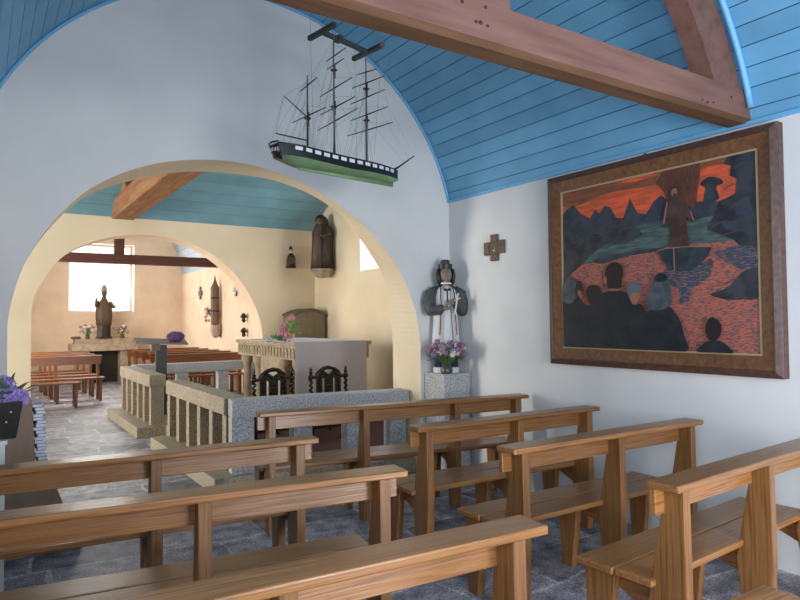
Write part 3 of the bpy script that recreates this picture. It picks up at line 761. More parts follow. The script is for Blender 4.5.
b = MB(); b.box((-.16,-.13,0),(.16,.13,.05)); b.loft([(.05,0,0,.16,.12,.05,9),(.35,0,0,.155,.12,.05,9)]); b.build('base', dw, t, smooth=40)
b = MB(); b.loft([(.33,0,0,.17,.14,.08,9),(.55,0,0,.19,.14,.08,9),(.75,0,0,.19,.13,.05,9),(.87,0,0,.15,.11,.03,9),(.94,0,0,.10,.08,0,9),(1.02,0,0,.06,.05,0,9),(1.08,0,0,.045,.045,0,9)])
b.tube([(-.14,0,.92),(-.2,-.06,.82),(-.22,-.10,.96),(-.22,-.11,1.02)], [.05,.05,.03,.018], 8); b.tube([(.14,0,.92),(.2,-.05,.8),(.2,-.13,.78),(.22,-.15,.83)], [.05,.05,.03,.018], 8)
b.build('robe', rb, t, smooth=True)
b = MB(); face(b, (0,-.01,1.14), .72); b.build('head', rb, t, smooth=True)
b = MB(); b.loft([(1.17,0,0,.07,.06,0,5),(1.24,0,0,.075,.045,0,5),(1.32,0,0,.05,.02,0,5),(1.36,0,0,.012,.01,0,5)]); b.build('mitre', simple('mitre_pale', (.30,.25,.22), .6), t, smooth=True)
bouquet('flower_vase', 'vase of white and pink flowers left of the brown robed statue', 'flowers', (2.23, 17.62, 1.10), .20, .26, 0, [whitef, pinkf, whitef], 26, 8, simple('vase_brown', (.10,.06,.04), .4), .10, .03)
bouquet('flower_vase', 'vase of thin pink flowers right of the brown robed statue', 'flowers', (3.03, 17.62, 1.10), .22, .26, 0, [pinkf, whitef], 18, 9, simple('vase_brown2', (.10,.06,.04), .4), .10, .024)
b = MB(); b.lathe([(.10,0),(.12,.02),(.10,.06),(.05,.07)], (0,0,0), 14); o = b.build('altar_dish', simple('brown_dish', (.12,.09,.06), .5), None, (1.98, 17.7, 1.10)); tag(o, 'low brown dish on the left end of the side altar', 'dish')

# --- tall narrow shrine and wall ornaments on the far right wall
t = thing('tall_lantern', 'tall narrow grey-brown spired processional lantern on a bracket, far right wall', 'wall shrine', (4.52, 14.72, 1.42))
b = MB(); b.lathe([(.08,.0),(.10,.03),(.10,.85),(.08,.90),(.05,.95),(.02,1.05),(.004,1.16)], (0,0,0), 8); b.build('body', lw, t)
b = MB(); b.lathe([(.03,-.30),(.10,-.24),(.13,-.08),(.12,0)], (0.02,0,0), 8); b.build('bracket', noisy('pale_bracket', [(.35,.27,.2),(.45,.36,.28)], 6), t)
b = MB()
for z in (.3,.6): b.lathe([(.105,z),(.108,z+.02),(.105,z+.04)], (0,0,0), 8)
b.build('band', dw, t)
t = thing('wall_flowers', 'small bunch of dark flowers hanging left of the tall lantern', 'flowers', (4.48, 15.02, 1.55))
b = MB(); leaves(b, (0,0,.05), (.10,.2,.2), 60, .09, 2); b.build('leaves', leafm, t, fix=False)
b = MB()
for i in range(7): petals(b, (rnd.uniform(-.08,0), rnd.uniform(-.12,.18), rnd.uniform(-.05,.25)), (.02,.02,.02), 10, .025, i)
b.build('blossoms', pinkf, t, fix=False)
def wall_cross(loc, rz, s, label, grp=None):
    t = thing('wall_cross', label, 'cross', loc, rz, grp)
    # built in local YZ plane, facing -X
    b = MB(); b.box((-.03,-.05*s,-.16*s),(0,.05*s,.16*s)); b.box((-.028,-.14*s,-.06*s),(0,.14*s,.06*s)); b.build('cross_board', dw, t, bevel=.003)
    return t
def station(y, z, label, x=FXR, s=1.0):
    t = wall_cross((x-.002, y, z), 0, s, label, 'small crosses on the walls')
    return t
station(16.3, 2.22, 'small dark wall cross left of the tall lantern, far right wall')
station(13.6, 2.20, 'small dark wall cross right of the tall lantern, far right wall')
for y, z, l in ((12.95, 1.57, 'upper of two small carved brackets by the far arch jamb'), (12.95, 1.27, 'lower of two small carved brackets by the far arch jamb')):
    b = MB(); b.lathe([(.012,-.10),(.05,-.06),(.03,-.02),(.075,.02),(.05,.06),(.02,.10)], (0,0,0), 10); o = b.build('wall_bracket', dw, None, (FXR-.076, y, z), smooth=40)
    tag(o, l, 'wall bracket', 'carved brackets')
# near cross on right wall
t = thing('wall_cross', 'small square-armed brown cross of four blocks on the white wall beside the painting', 'cross', (XR-.001, 4.46, 2.155), 0, 'small crosses on the walls')
cw = noisy('weathered_cross', [(.055,.033,.018),(.13,.08,.045),(.19,.13,.075)], 30, (1,1,1), .6, .3)
for (y, z, w, h) in ((0,.085,.042,.035),(0,-.09,.045,.035),(-.097,0,.035,.06),(.10,-.005,.035,.06)):
    b = MB(); b.box((-.03, y-w, z-h),(0, y+w, z+h)); b.build('arm_block', cw, t, bevel=.004)
b = MB(); b.box((-.022,-.06,-.055),(0,.06,.05)); b.build('centre_block', cw, t)
b = MB(); b.ell((-.025,.0,-.03),(.006,.009,.009),8,6); b.build('stud', simple('white_stud', (.8,.8,.75), .3), t)

# ------------------------------------------------------------------ painting
PX = 3.90
t = thing('framed_painting', 'large oak-framed painting of a robed figure in a boat before onlookers at red sunset', 'painting', (XR, 2.83, 1.88))
def frame_ring(b, y0,y1,z0,z1, w, xa, xb, prof=None):
    """mitred frame: outer rect y0..y1,z0..z1 width w ; xa outer depth, xb inner depth (towards room = smaller x)"""
    O = [(y0,z0),(y1,z0),(y1,z1),(y0,z1)]; I = [(y0+w,z0+w),(y1-w,z0+w),(y1-w,z1-w),(y0+w,z1-w)]
    vs = [(xa,*p) for p in O] + [(xb,*p) for p in I] + [(0-.001,*p) for p in O] + [(-.012,*p) for p in I]
    fs = []
    for i in range(4):
        j = (i+1)%4
        fs += [(i,j,4+j,4+i), (i,8+i,8+j,j), (4+i,4+j,12+j,12+i), (8+i,12+i,12+j,8+j)]
    b.add(vs, fs)
y0, y1, z0, z1 = -.915, .915, -.75, .765
b = MB(); frame_ring(b, y0,y1,z0,z1, .045, -.065,-.085); b.build('outer_moulding', framed, t, bevel=.006)
b = MB(); frame_ring(b, y0+.045,y1-.045,z0+.045,z1-.045, .085, -.075,-.050); b.build('inner_frame', framew, t, bevel=.004)
b = MB(); frame_ring(b, y0+.13,y1-.13,z0+.13,z1-.13, .012, -.052,-.050); b.build('gilt_slip', simple('gilt_slip', (.36,.27,.15), .4), t)
# painted picture
pm = {}
def paint(name, a, c=None, sc=20, st=(1,1,1), p=(.4,.6)):
    if c is None: pm[name] = simple('paint_'+name, a, .45, .3)
    else:
        m, N, L, B = nm('paint_'+name)
        tc = N.new('ShaderNodeTexCoord'); mp = N.new('ShaderNodeMapping'); mp.inputs['Scale'].default_value = st
        n = N.new('ShaderNodeTexNoise'); n.inputs['Scale'].default_value = sc; n.inputs['Detail'].default_value = 4
        r = ramp(N, [(p[0], a), (p[1], c)]); L.new(tc.outputs['Object'], mp.inputs[0]); L.new(mp.outputs[0], n.inputs['Vector'])
        L.new(n.outputs[0], r.inputs[0]); L.new(r.outputs[0], B.inputs['Base Color']); B.inputs['Roughness'].default_value = .45; B.inputs['Specular IOR Level'].default_value = .3
        pm[name] = m
paint('sky', (.72,.11,.045), (.42,.09,.04), 6, (1,1,5))
paint('skytop', (.25,.085,.04), (.16,.06,.035), 6, (1,1,6))
paint('hills', (.028,.036,.05), (.045,.055,.075), 12)
paint('rocks', (.020,.024,.03), (.045,.05,.06), 9)
paint('lagoon', (.045,.075,.075), (.09,.13,.12), 8, (1,1,6))
paint('sea', (.44,.12,.07), (.10,.08,.10), 38, (1,1,5), (.47,.57))
paint('seadark', (.03,.06,.09), (.26,.11,.09), 26, (1,1,6), (.52,.60))
paint('sail', (.09,.03,.02), (.15,.06,.035), 20, (1,8,1))
paint('robe', (.05,.024,.022), (.085,.045,.04), 12)
paint('edge', (.085,.06,.055)); paint('face', (.30,.12,.07)); paint('boat', (.018,.028,.035), (.035,.05,.06), 10)
paint('crowd', (.008,.013,.018), (.016,.022,.03), 10); paint('veil', (.045,.06,.07), (.08,.095,.11), 14); paint('hair', (.02,.014,.014)); paint('line', (.30,.15,.11)); paint('greyhair', (.10,.12,.14))
names = list(pm)
ya, yb, za, zb = .745+.03, -.745-.03, -.61, .625
def cv(u, v, l):
    y = .775 - u*1.55; z = -.61 + v*1.235
    return (-.040 - l*.0004, max(-.775, min(.775, y)), max(-.61, min(.625, z)))
pic = MB()
lay = [0]
def shape(mat, pts, smooth=0):
    lay[0] += 1
    pic.mat = names.index(mat)
    pts = [(max(0,min(1,u)), max(0,min(1,v))) for u, v in pts]
    if smooth:
        P = pts + [pts[0]]
        Q = []
        n = len(pts)
        for i in range(n):
            p0, p1_, p2, p3 = pts[i-1], pts[i], pts[(i+1)%n], pts[(i+2)%n]
            for j in range(4):
                s_ = j/4
                Q.append(tuple(.5*((2*p1_[a])+(-p0[a]+p2[a])*s_+(2*p0[a]-5*p1_[a]+4*p2[a]-p3[a])*s_*s_+(-p0[a]+3*p1_[a]-3*p2[a]+p3[a])*s_**3) for a in (0,1)))
        pts = [(max(0,min(1,u)), max(0,min(1,v))) for u, v in Q]
    pic.add([cv(u,v,lay[0]) for u,v in pts], [tuple(range(len(pts)))])
shape('sky', [(0,0),(1,0),(1,1),(0,1)])
shape('skytop', [(0,1),(1,1),(1,.95),(.8,.97),(.6,.93),(.3,.94),(.1,.90),(0,.92)], 1)
shape('sky', [(.35,.99),(.5,1),(.58,.985),(.45,.975)], 1)
shape('hills', [(0,.855),(.026,.887),(.072,.911),(.118,.847),(.178,.806),(.211,.855),(.237,.823),(.27,.871),(.303,.85),(.336,.782),(.375,.774),(.414,.883),(.454,.79),(.5,.774),(.539,.839),(.579,.867),(.599,.843),(.7,.80),(.737,.798),(.789,.79),(.84,.78),(.92,.80),(1,.85),(1,.64),(0,.64)])
shape('rocks', [(.78,.79),(.786,.86),(.765,.885),(.80,.915),(.845,.90),(.865,.87),(.835,.855),(.845,.79)], 1)
shape('sea', [(0,.46),(.368,.60),(.914,.58),(1,.56),(1,0),(0,0)])
shape('lagoon', [(.15,.60),(.30,.66),(.375,.702),(.599,.726),(.724,.702),(.836,.71),(.9,.66),(.95,.573),(.618,.575),(.447,.555),(.23,.53),(.1,.53)], 1)
shape('rocks', [(.27,.70),(.33,.72),(.375,.762),(.43,.72),(.48,.665),(.44,.64),(.36,.62),(.25,.64)], 1)
shape('hills', [(.2,.545),(.45,.575),(.6,.570),(.60,.558),(.4,.545),(.25,.515)], 1)
shape('rocks', [(0,.78),(.03,.80),(.059,.782),(.085,.70),(.118,.653),(.16,.66),(.204,.702),(.25,.68),(.276,.64),(.22,.60),(.171,.565),(.12,.52),(.053,.47),(0,.43)], 1)
shape('rocks', [(.888,1),(.87,.965),(.90,.95),(.893,.90),(.921,.879),(.915,.806),(.882,.79),(.842,.77),(.83,.72),(.80,.67),(.79,.64),(.836,.613),(.90,.575),(.934,.53),(1,.47),(1,1)])
shape('hills', [(.92,.97),(.96,.96),(.95,.92),(.91,.93)]); shape('hills', [(.90,.76),(.97,.78),(.98,.70),(.92,.69)]); shape('hills', [(.85,.67),(.93,.67),(.96,.60),(.87,.63)])
shape('seadark', [(.60,.46),(.73,.45),(.809,.484),(.80,.40),(.72,.33),(.704,.27),(.66,.26),(.66,.33),(.60,.38)], 1)
shape('seadark', [(.83,.52),(.93,.54),(1,.50),(1,.36),(.93,.42),(.86,.47)], 1)
shape('rocks', [(.80,.30),(.86,.325),(.888,.345),(.928,.397),(.967,.421),(1,.41),(1,.28),(.928,.27),(.868,.272)], 1)
shape('sail', [(.555,.955),(.585,1),(.77,1),(.765,.93),(.748,.80),(.735,.76),(.70,.79),(.64,.80),(.612,.79),(.60,.87)])
shape('line', [(.555,.955),(.585,1),(.590,1),(.560,.953)])
for (u_, v_, w_) in ((.03,.80,.05),(.12,.67,.06),(.28,.69,.05),(.40,.70,.05),(.86,.66,.05),(.90,.60,.06),(.90,.84,.03),(.93,.74,.04),(.91,.36,.05),(.95,.94,.03)):
    shape('edge', [(u_-w_,v_-.012),(u_-w_*.3,v_+.004),(u_+w_*.4,v_+.012),(u_+w_*.4,v_+.018),(u_-w_*.3,v_+.010),(u_-w_,v_-.006)])
for i_ in range(9):
    u_ = .61 + .016*i_; shape('edge', [(u_,.97),(u_+.004,.97),(u_+.006-.002*i_,.83),(u_+.002-.002*i_,.83)])
shape('robe', [(.630,.840),(.622,.871),(.640,.90),(.664,.895),(.674,.86),(.675,.84),(.70,.81),(.722,.75),(.74,.70),(.728,.685),(.70,.73),(.705,.65),(.718,.556),(.618,.560),(.628,.65),(.622,.73),(.60,.68),(.583,.69),(.597,.77),(.608,.82)])
shape('face', [(.638,.85),(.634,.872),(.645,.888),(.660,.885),(.664,.865),(.655,.845)], 1)
shape('robe', [(.642,.852),(.650,.862),(.660,.852),(.652,.832)], 1)
shape('line', [(.59,.70),(.598,.70),(.617,.82),(.611,.82)]); shape('line', [(.722,.75),(.727,.75),(.74,.70),(.735,.70)])
shape('boat', [(.560,.555),(.60,.565),(.70,.562),(.815,.548),(.80,.505),(.76,.46),(.72,.44),(.671,.430),(.618,.445),(.585,.50)])
shape('line', [(.560,.557),(.60,.567),(.70,.564),(.815,.550),(.815,.546),(.70,.560),(.60,.562),(.560,.552)])
shape('line', [(.639,.562),(.644,.562),(.646,.435),(.641,.435)])
# onlookers
shape('crowd', [(0,0),(0,.33),(.06,.36),(.12,.30),(.17,.26),(.25,.30),(.30,.20),(.28,0)], 1)
shape('veil', [(.0,.36),(.02,.43),(.06,.445),(.10,.42),(.10,.34),(.06,.28),(.01,.29)], 1)
shape('hair', [(.085,.37),(.105,.42),(.13,.40),(.128,.33),(.10,.31)], 1)
shape('face', [(.10,.335),(.106,.36),(.125,.35),(.125,.31)], 1)
shape('hair', [(.155,.33),(.165,.375),(.20,.39),(.24,.37),(.245,.32),(.22,.275),(.18,.27)], 1)
shape('crowd', [(.20,0),(.205,.24),(.235,.31),(.29,.345),(.36,.345),(.42,.31),(.445,.25),(.47,.15),(.47,0)], 1)
shape('hair', [(.278,.40),(.272,.45),(.285,.495),(.32,.515),(.36,.505),(.378,.46),(.37,.40),(.36,.36),(.30,.355)], 1)
shape('face', [(.268,.41),(.272,.43),(.282,.43),(.282,.39)], 1)
shape('face', [(.30,.36),(.36,.355),(.36,.345),(.30,.345)])
shape('greyhair', [(.40,.33),(.41,.375),(.43,.39),(.46,.385),(.475,.35),(.47,.30),(.45,.27),(.42,.28)], 1)
shape('face', [(.415,.30),(.43,.33),(.465,.32),(.455,.275),(.43,.26)], 1)
shape('crowd', [(.40,0),(.41,.20),(.45,.26),(.49,.24),(.52,.10),(.52,0)], 1)
shape('crowd', [(.46,0),(.47,.15),(.50,.21),(.56,.25),(.62,.24),(.665,.17),(.685,.08),(.69,0)], 1)
shape('veil', [(.50,.25),(.51,.31),(.53,.37),(.555,.425),(.59,.43),(.615,.40),(.625,.34),(.628,.27),(.60,.235),(.54,.225)], 1)
shape('crowd', [(.545,.39),(.56,.425),(.595,.425),(.61,.395),(.58,.38)], 1)
shape('crowd', [(.745,0),(.76,.035),(.795,.06),(.845,.06),(.88,.03),(.89,0)], 1)
shape('hair', [(.782,.10),(.785,.15),(.805,.18),(.83,.175),(.85,.14),(.845,.09),(.82,.06),(.80,.06)], 1)
pic.build('canvas', [pm[k] for k in names], t, fix=False)
b = MB(); b.box((-.038,-.79,-.625),(-.004,.79,.64)); b.build('canvas_backing', carved, t)
b = MB(); b.tube([(-.03,-.02,z1-.005),(-.04,.0,z1+.016),(-.035,.03,z1-.004)], .004, 6); b.build('hanging_hook', carved, t)

# ------------------------------------------------------------------ model ship
hb = simple('hull_black', (.010,.012,.014), .35); hg = noisy('hull_green', [(.13,.24,.11),(.22,.34,.18)], 8, (1,1,1), .6, .1); hw = simple('hull_white', (.65,.68,.70), .5)
t = thing('model_ship', 'hanging model of a three-masted sailing ship with black hull and green bottom', 'model ship', (2.05, 4.0, 2.5), R(10))
# hull sections: s along x from -.45 (stern) to .63 (bow)
def hull_sec(u):
    # u 0..1 stern->bow : half beam, keel z, wale z (green/black line), deck z
    s = -.44 + 1.07*u
    if u < .12: hbm = .055 + .055*(u/.12)**.6
    else: hbm = .112*(1 - max(0, (u-.55)/.45)**2.4*.97)
    keel = .020 + .022*u + max(0,(.16-u)/.16)**1.3*.055 + max(0,(u-.95)/.05)*.02
    wale = .054 + .04*abs(u-.5)
    deck = .136 + .06*(u-.5)**2 - .010*u
    return s, hbm, keel, wale, deck
secs = [i/32 for i in range(33)]
def hull_pts(u, z):
    s, B_, k, w, d = hull_sec(u)
    f = max(0, min(1, (z-k)/(w-k))) if z < w else 1
    return B_*(f**.55)
green = MB(); black = MB(); band = MB()
def strip(mb, zf, n, side, off=0):
    vs = []
    for u in secs:
        s, B_, k, w, d = hull_sec(u); z0_, z1_ = zf(u)
        for j in range(n+1):
            z = z0_ + (z1_-z0_)*j/n
            vs.append((s - (.03*(z-k)/(d-k) if u == 0 else 0), side*(hull_pts(u, z)+off*(B_/.112)), z))
    mb.add(vs, [(i*(n+1)+j, (i+1)*(n+1)+j, (i+1)*(n+1)+j+1, i*(n+1)+j+1) for i in range(len(secs)-1) for j in range(n)])
for side in (-1, 1):
    strip(green, lambda u: (hull_sec(u)[2], hull_sec(u)[3]), 8, side)
    strip(black, lambda u: (hull_sec(u)[3], hull_sec(u)[4]), 3, side)
    # white gun band with black ports
    vs = []
    us_ = [.07 + .88*i/39 for i in range(40)]
    for u in us_:
        s, B_, k, w, d = hull_sec(u)
        vs += [(s, side*(B_+.002), d-.032), (s, side*(B_+.002), d-.008)]
    o_ = len(band.v)
    band.v += vs
    for i in range(39):
        band.f.append([o_+2*i, o_+2*i+2, o_+2*i+3, o_+2*i+1]); band.m.append(1 if i % 3 == 2 else 0)
# transom (stern) cap, rounded
s, B_, k, w, d = hull_sec(0)
black.add([(s,-B_,w),(s,B_,w),(s-.03,B_,d),(s-.03,-B_,d)], [(0,1,2,3)])
black.ell((s+.005,0,(w+d)/2+.002),(.045,B_*1.02,.048),16,10)
green.add([(s,-hull_pts(0,w),w),(s,hull_pts(0,w),w),(s,0,k)], [(0,1,2)])
# keel blade and deck
green.box((-.28,-.004,.010),(.58,.004,.05))
dk = MB(); vs = []
for u in secs:
    s, B_, k, w, d = hull_sec(u); vs += [(s,-B_,d-.012),(s,B_,d-.012)]
dk.add(vs, [(i*2,(i+1)*2,(i+1)*2+1,i*2+1) for i in range(len(secs)-1)])
green.build('hull_bottom', hg, t, smooth=True); black.build('hull_topsides', hb, t, smooth=40); band.build('gun_band', [hw, hb], t, fix=False); dk.build('deck', noisy('deck', [(.2,.13,.08),(.3,.2,.12)], 8), t, fix=False)
b = MB()
for side in (-1,1):
    b.tube([(hull_sec(u)[0]-(.03 if u==0 else 0), side*hull_sec(u)[1], hull_sec(u)[4]) for u in secs], .005, 6)
b.tube([(-.47,-.055,.160),(-.485,0,.160),(-.47,.055,.160)], .006, 6)
b.build('gunwale', hb, t, smooth=True)
# stern lettering: pale, worn, illegible strokes
b = MB()
gl = [[((0,0),(0,1)),((0,1),(.7,1)),((.7,1),(0,0)),((0,0),(.7,0))], [((0,0),(0,1)),((0,1),(.6,1)),((0,.5),(.5,.5)),((0,0),(.6,0))], [((0,0),(0,1)),((0,0),(.6,0)),((.6,0),(.6,.8))],[((0,0),(0,1)),((0,1),(.6,.8)),((.6,.8),(.6,.2)),((.6,.2),(0,0))],[((0,0),(.35,1)),((.35,1),(.7,0)),((.15,.4),(.55,.4))],[((0,0),(0,1)),((0,1),(.6,.7)),((.6,.7),(0,.5)),((.2,.5),(.7,0))]]
for i, g_ in enumerate(gl):
    a0_ = math.radians(-62 + 22*i)
    def SP(u_, v_):
        a_ = a0_ + u_*math.radians(15)
        return (-.435-.047*math.cos(a_), .0565*math.sin(a_)*-1, .100 + v_*.026)
    for (p_, q_) in g_: b.tube([SP(*p_), SP(*q_)], .0016, 4)
b.build('stern_lettering', hw, t)
spar = simple('black_spar', (.012,.012,.012), .5)
AZ = R(-20)   # yards are braced square to the hull in the ship's own frame
masts = {'miz': (-.201,.67), 'main': (.025,1.02), 'fore': (.322,.93)}
rot = Matrix.Rotation(R(0), 4, 'Z')
yards = {'miz': [(.088,.582,-.115,.624),(.18,.387,-.209,.398)],
 'main': [(.09,.853,-.14,.881),(.075,.793,-.117,.813),(.165,.619,-.207,.655),(.159,.484,-.234,.515),(.197,.378,-.261,.428)],
 'fore': [(.107,.837,-.121,.816),(.16,.751,-.203,.741),(.182,.634,-.209,.643),(.179,.508,-.235,.511),(.225,.401,-.286,.387)]}
dvl = Vector((math.sin(R(-10)), math.cos(R(-10)), 0))
dvl = Matrix.Rotation(-R(10), 3, 'Z') @ dvl      # into the rotated ship frame
tips = {}
for k, (sx, tz) in masts.items():
    b = MB(); b.tube([(sx,0,.12),(sx,0,.15+(tz-.15)*.45),(sx,0,tz)], [.0085,.0065,.0035], 8)
    for zf in ((.40,.70) if k != 'miz' else (.42,)):
        z = .15+(tz-.15)*zf
        b.cyl((sx,0,z),(sx,0,z+.008),.020,.026,10); b.tube([(sx+.010,0,z-.05),(sx+.010,0,z+.05)], .005, 6)
    b.cyl((sx,0,.145),(sx,0,.158),.03,.02,8)
    mast = b.build('mast', spar, t, smooth=40)
    tips[k] = []
    for (a, za_, c, zc_) in yards[k]:
        p = Vector((sx,0,0)) + dvl*a; q = Vector((sx,0,0)) + dvl*c
        p.z = za_; q.z = zc_; m_ = (p+q)/2
        b = MB(); b.tube([p, m_, q], [.0028,.0050,.0028], 6); b.build('yard', spar, mast, smooth=True)
        tips[k].append((p, q))
b = MB(); b.tube([(-.214,0,.388),(-.388,0,.485)], [.005,.003], 6); b.build('gaff', spar, t)
b = MB(); b.tube([(-.205,0,.222),(-.453,0,.223)], [.005,.004], 6); b.build('boom', spar, t)
b = MB(); b.tube([(.54,0,.12),(.64,0,.17),(.81,0,.286)], [.010,.007,.004], 8); b.build('bowsprit', spar, t)
# rigging
rg = simple('rigging_cord', (.22,.22,.22), .8)
b = MB(); lr = .0009
for k, (sx, tz) in masts.items():
    mz = .15+(tz-.15)*.42; mz2 = .15+(tz-.15)*.72
    for side in (-1,1):
        for j in range(5):
            u = (sx - .03 - .022*j + .44)/1.07
            s_, B_, _, _, d_ = hull_sec(max(.02,min(.98,u)))
            b.tube([(s_, side*B_, d_), (sx, 0, mz if j < 3 else mz2)], lr, 4)
        b.tube([(sx-.14, side*.10, .19), (sx,0,tz*.96)], lr, 4)
    ys = tips[k]
    for i in range(len(ys)):
        for e in (0,1):
            if i+1 < len(ys): b.tube([ys[i][e], ys[i+1][e]], lr*.8, 4)
            b.tube([ys[i][e], (sx,0,min(tz,ys[i][e].z+.06))], lr*.8, 4)
for a_, c_ in (((.81,0,.286),(.322,0,.93)),((.76,0,.25),(.322,0,.72)),((.70,0,.215),(.322,0,.5)),((.322,0,.60),(.025,0,.35)),((.322,0,.9),(.025,0,.95)),((.025,0,.98),(-.201,0,.62)),((.025,0,.6),(-.201,0,.40)),((.322,0,.25),(.025,0,.60)),((-.201,0,.65),(-.453,0,.223)),((-.388,0,.485),(-.453,0,.223)),((-.388,0,.485),(-.46,.03,.2)),((-.388,0,.485),(-.201,0,.62)),((-.30,0,.44),(-.42,-.04,.19))):
    b.tube([a_, c_], lr, 4)
b.build('rigging', rg, t)
# hanging frame (H of dark bars) and cords
t2 = thing('hanging_frame', 'dark H-shaped wooden frame from which the model ship hangs', 'hanger', (2.05, 4.0, 3.49), R(10))
fbm = noisy('frame_bar', [(.03,.035,.03),(.07,.075,.065)], 20, (1,1,1), .6, .2)
b = MB(); b.bar((-.085,0,.018),(.345,0,-.008), .032, .032); b.build('long_bar', fbm, t2, bevel=.006)
for sx, a, c, z in ((-.075,.156,-.148,.016),(.345,.176,-.167,-.010)):
    p = Vector((sx,0,z+.005)) + dvl*a; q = Vector((sx,0,z+.005)) + dvl*c
    b = MB(); b.bar(p, q, .034, .034); b.build('cross_bar', fbm, t2, bevel=.006)
b = MB(); b.bar((.07,0,.03),(.07,0,-.01),.04,.06); b.build('clamp', fbm, t2)
b = MB()
for sx, s_ in ((-.075,.15),(.345,.17)):
    for sg in (1,-1):
        p = Vector((sx,0,0)) + dvl*s_*sg*.93
        b.tube([(p.x,p.y,.02),(p.x*1.0,p.y,.66 - .10*abs(p.y))], .0014, 5)      # up to the vault
        u = (p.x+.44)/1.07; B_ = hull_sec(max(.05,min(.95,u)))[1]
        b.tube([(p.x,p.y,0),(p.x*.9,B_*sg+.0*sg,-.99+.19)], .0014, 5)           # down to the hull
b.build('cord', simple('pale_cord', (.30,.30,.28), .8), t2)
b = MB(); p = Vector((.345,0,-.005)) - dvl*.155; b.ell(p, (.022,.022,.02), 10, 8); b.build('bar_knot', simple('mauve_knot', (.22,.10,.16), .6), t2)

# ------------------------------------------------------------------ left edge: flower pot on white stand, leaflet stand
b = MB(); b.box((-.095,-.14,0),(.09,.14,.90)); b.box((-.10,-.15,.885),(.10,.15,.905))
o = b.build('white_stand', simple('white_paint', (.70,.72,.75), .5), None, (.02, 4.0, 0)); tag(o, 'narrow white painted stand at the left edge under the black pot', 'stand')
t = thing('hydrangea_pot', 'black square tapered pot of violet hydrangeas on the white stand', 'potted flowers', (.075, 3.98, .905))
b = MB()
z0_, z1_ = 0, .185
b.add([(-.10,-.08,0),(.085,-.08,0),(.085,.08,0),(-.10,.08,0),(-.12,-.10,.19),(.115,-.10,.19),(.115,.10,.19),(-.12,.10,.19)], [(0,3,2,1),(4,5,6,7),(0,1,5,4),(1,2,6,5),(2,3,7,6),(3,0,4,7)])
b.build('pot', simple('black_pot', (.012,.014,.013), .35), t, bevel=.005)
b = MB()
for x, z in ((-.03,.12),(.04,.09),(-.06,.06),(.06,.14)): b.ell((x,-.101+.008*(1-z/.19)*0,z),(.005,.004,.005),6,5)
b.build('glitter_dot', hw, t)
b = MB(); leaves(b, (0,0,.20), (.16,.14,.10), 50, .08, 6); b.build('leaves', leafm, t, fix=False)
heads = [(-.03,-.06,.235,.070),(.05,-.05,.225,.060),(.095,.02,.205,.050),(.02,.03,.265,.065),(.105,-.03,.185,.035)]
for i, (x, y, z, r) in enumerate(heads):
    b = MB(); petals(b, (x,y,z), (r,r,r*.8), 110, .014, i); b.ell((x,y,z),(r*.85,r*.85,r*.68),12,8); b.build('hydrangea_head', violet, t, fix=False)
b = MB(); petals(b, (-.07,.06,.335), (.06,.06,.055), 90, .015, 9); b.ell((-.07,.06,.335),(.05,.05,.045),12,8); b.build('hydrangea_head', bluep, t, fix=False)
b = MB(); b.tube([(-.07,.06,.30),(-.04,.03,.18)], .004, 6); b.build('stem', leafm, t)

tanw = noisy('brown_board', [(.26,.18,.125),(.34,.24,.17)], 3, (6,6,.5), .6, .1)
t = thing('leaflet_stand', 'plain brown wooden stand against the left jamb of the near arch', 'stand', (.0, 0, 0))
b = MB(); b.prism([(.00,0),(.58,0),(.40,.50),(.00,.50)], 4.80, 5.10, 'y'); b.build('lower_box', tanw, t, bevel=.005)
b = MB(); b.prism([(.00,.50),(.315,.50),(.285,1.0),(.00,1.0)], 4.86, 5.08, 'y'); b.build('back_panel', tanw, t)
nb = 22
bk = MB(); bk.box((-.026,-.09,0),(.026,.09,.017)); bk.mat = 1; bk.box((-.027,-.091,.017),(.027,.091,.021))
book = bk.build('booklet', [simple('booklet_pages', (.80,.82,.86), .6), simple('booklet_blue', (.14,.24,.55), .5)], None, (.350, 4.93, .50))
tag(book, 'blue and white booklet in the tall stack on the brown stand', 'booklet', 'booklets stacked on the brown stand')
for i in range(1, nb):
    c = book.copy(); COL.objects.link(c); c.location = (.350 - .0012*i + .003*math.sin(i*2.1), 4.93, .50+.0215*i); c.rotation_euler = (0,0,.12*math.sin(i*1.7))
t['label'] = 'plain brown wooden stand against the left arch jamb carrying stacked booklets'

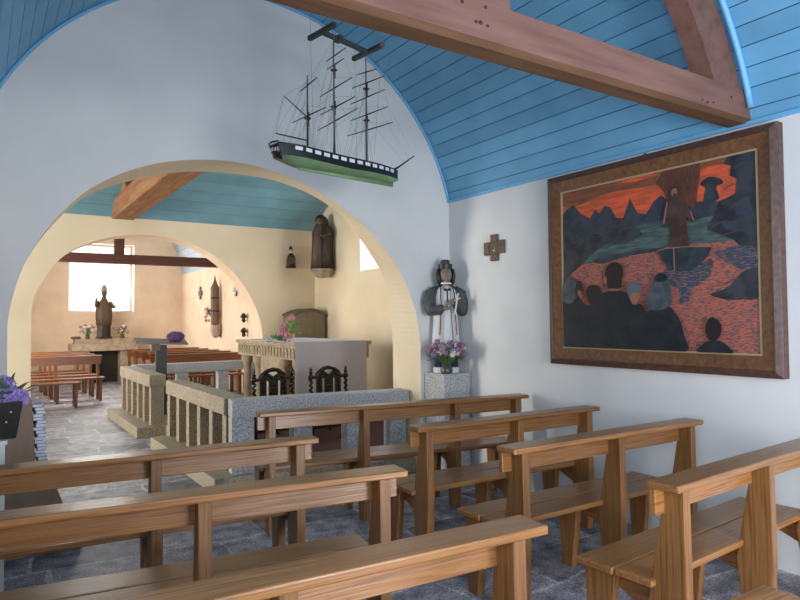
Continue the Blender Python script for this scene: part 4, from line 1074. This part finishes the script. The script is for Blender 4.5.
# ------------------------------------------------------------------ camera
CAM = bpy.data.cameras.new('camera'); cam = bpy.data.objects.new('camera', CAM); COL.objects.link(cam)
CAM.sensor_width = 36; CAM.lens = 643/800*36; CAM.clip_start = .02; CAM.clip_end = 100
yaw, pitch, roll = R(33.13), R(1.75), R(-.58)
f = Vector((math.sin(yaw)*math.cos(pitch), math.cos(yaw)*math.cos(pitch), math.sin(pitch)))
r0 = Vector((math.cos(yaw), -math.sin(yaw), 0)); u0 = r0.cross(f)
rr = math.cos(roll)*r0 + math.sin(roll)*u0; uu = -math.sin(roll)*r0 + math.cos(roll)*u0
M = Matrix((rr, uu, -f)).transposed().to_4x4(); M.translation = Vector((0,0,1.5))
cam.matrix_world = M
SC.camera = cam

# ------------------------------------------------------------------ light
def area(name, loc, aim, sx, sy, power, col):
    l = bpy.data.lights.new(name, 'AREA'); l.shape = 'RECTANGLE'; l.size = sx; l.size_y = sy; l.energy = power; l.color = col
    o = bpy.data.objects.new(name, l); COL.objects.link(o); o.location = loc
    o.rotation_euler = (Vector(aim)-Vector(loc)).to_track_quat('-Z', 'Y').to_euler()
    return o
area('door_daylight', (2.05, YB-.1, 1.15), (2.05, 3, 1.15), 1.6, 2.2, 190, (.96,.98,1))
area('left_window_daylight', (XL-.2, -.15, 1.6), (3, -.15+.8, 1.5), 1.4, 1.3, 85, (.74,.82,1))
area('nave_daylight', (NXL-.1, 8.4, 1.6), (0, 8.4, 1.6), 1.9, 2.8, 500, (1,.95,.87))
area('gable_window_daylight', (GX+.38, 8.4, 2.9), (0, 8.4, 2.2), 1.3, .8, 45, (.92,.94,1))
area('far_window_daylight', (2.64, FY+.25, 2.66), (2.64, 12, 1.6), 1.4, 1.6, 95, (1,.97,.94))
area('transept_window_daylight', (FXL-.2, 14.4, 1.7), (4.6, 14.4, 1.4), 2.8, 1.5, 205, (1,.93,.85))
W = bpy.data.worlds.new('sky'); SC.world = W; W.use_nodes = True
W.node_tree.nodes['Background'].inputs[0].default_value = (.80,.88,1,1); W.node_tree.nodes['Background'].inputs[1].default_value = 1.0
SC.view_settings.view_transform = 'Standard'; SC.view_settings.look = 'None'; SC.view_settings.gamma = 1
SC.view_settings.use_curve_mapping = False; SC.view_settings.exposure = 0
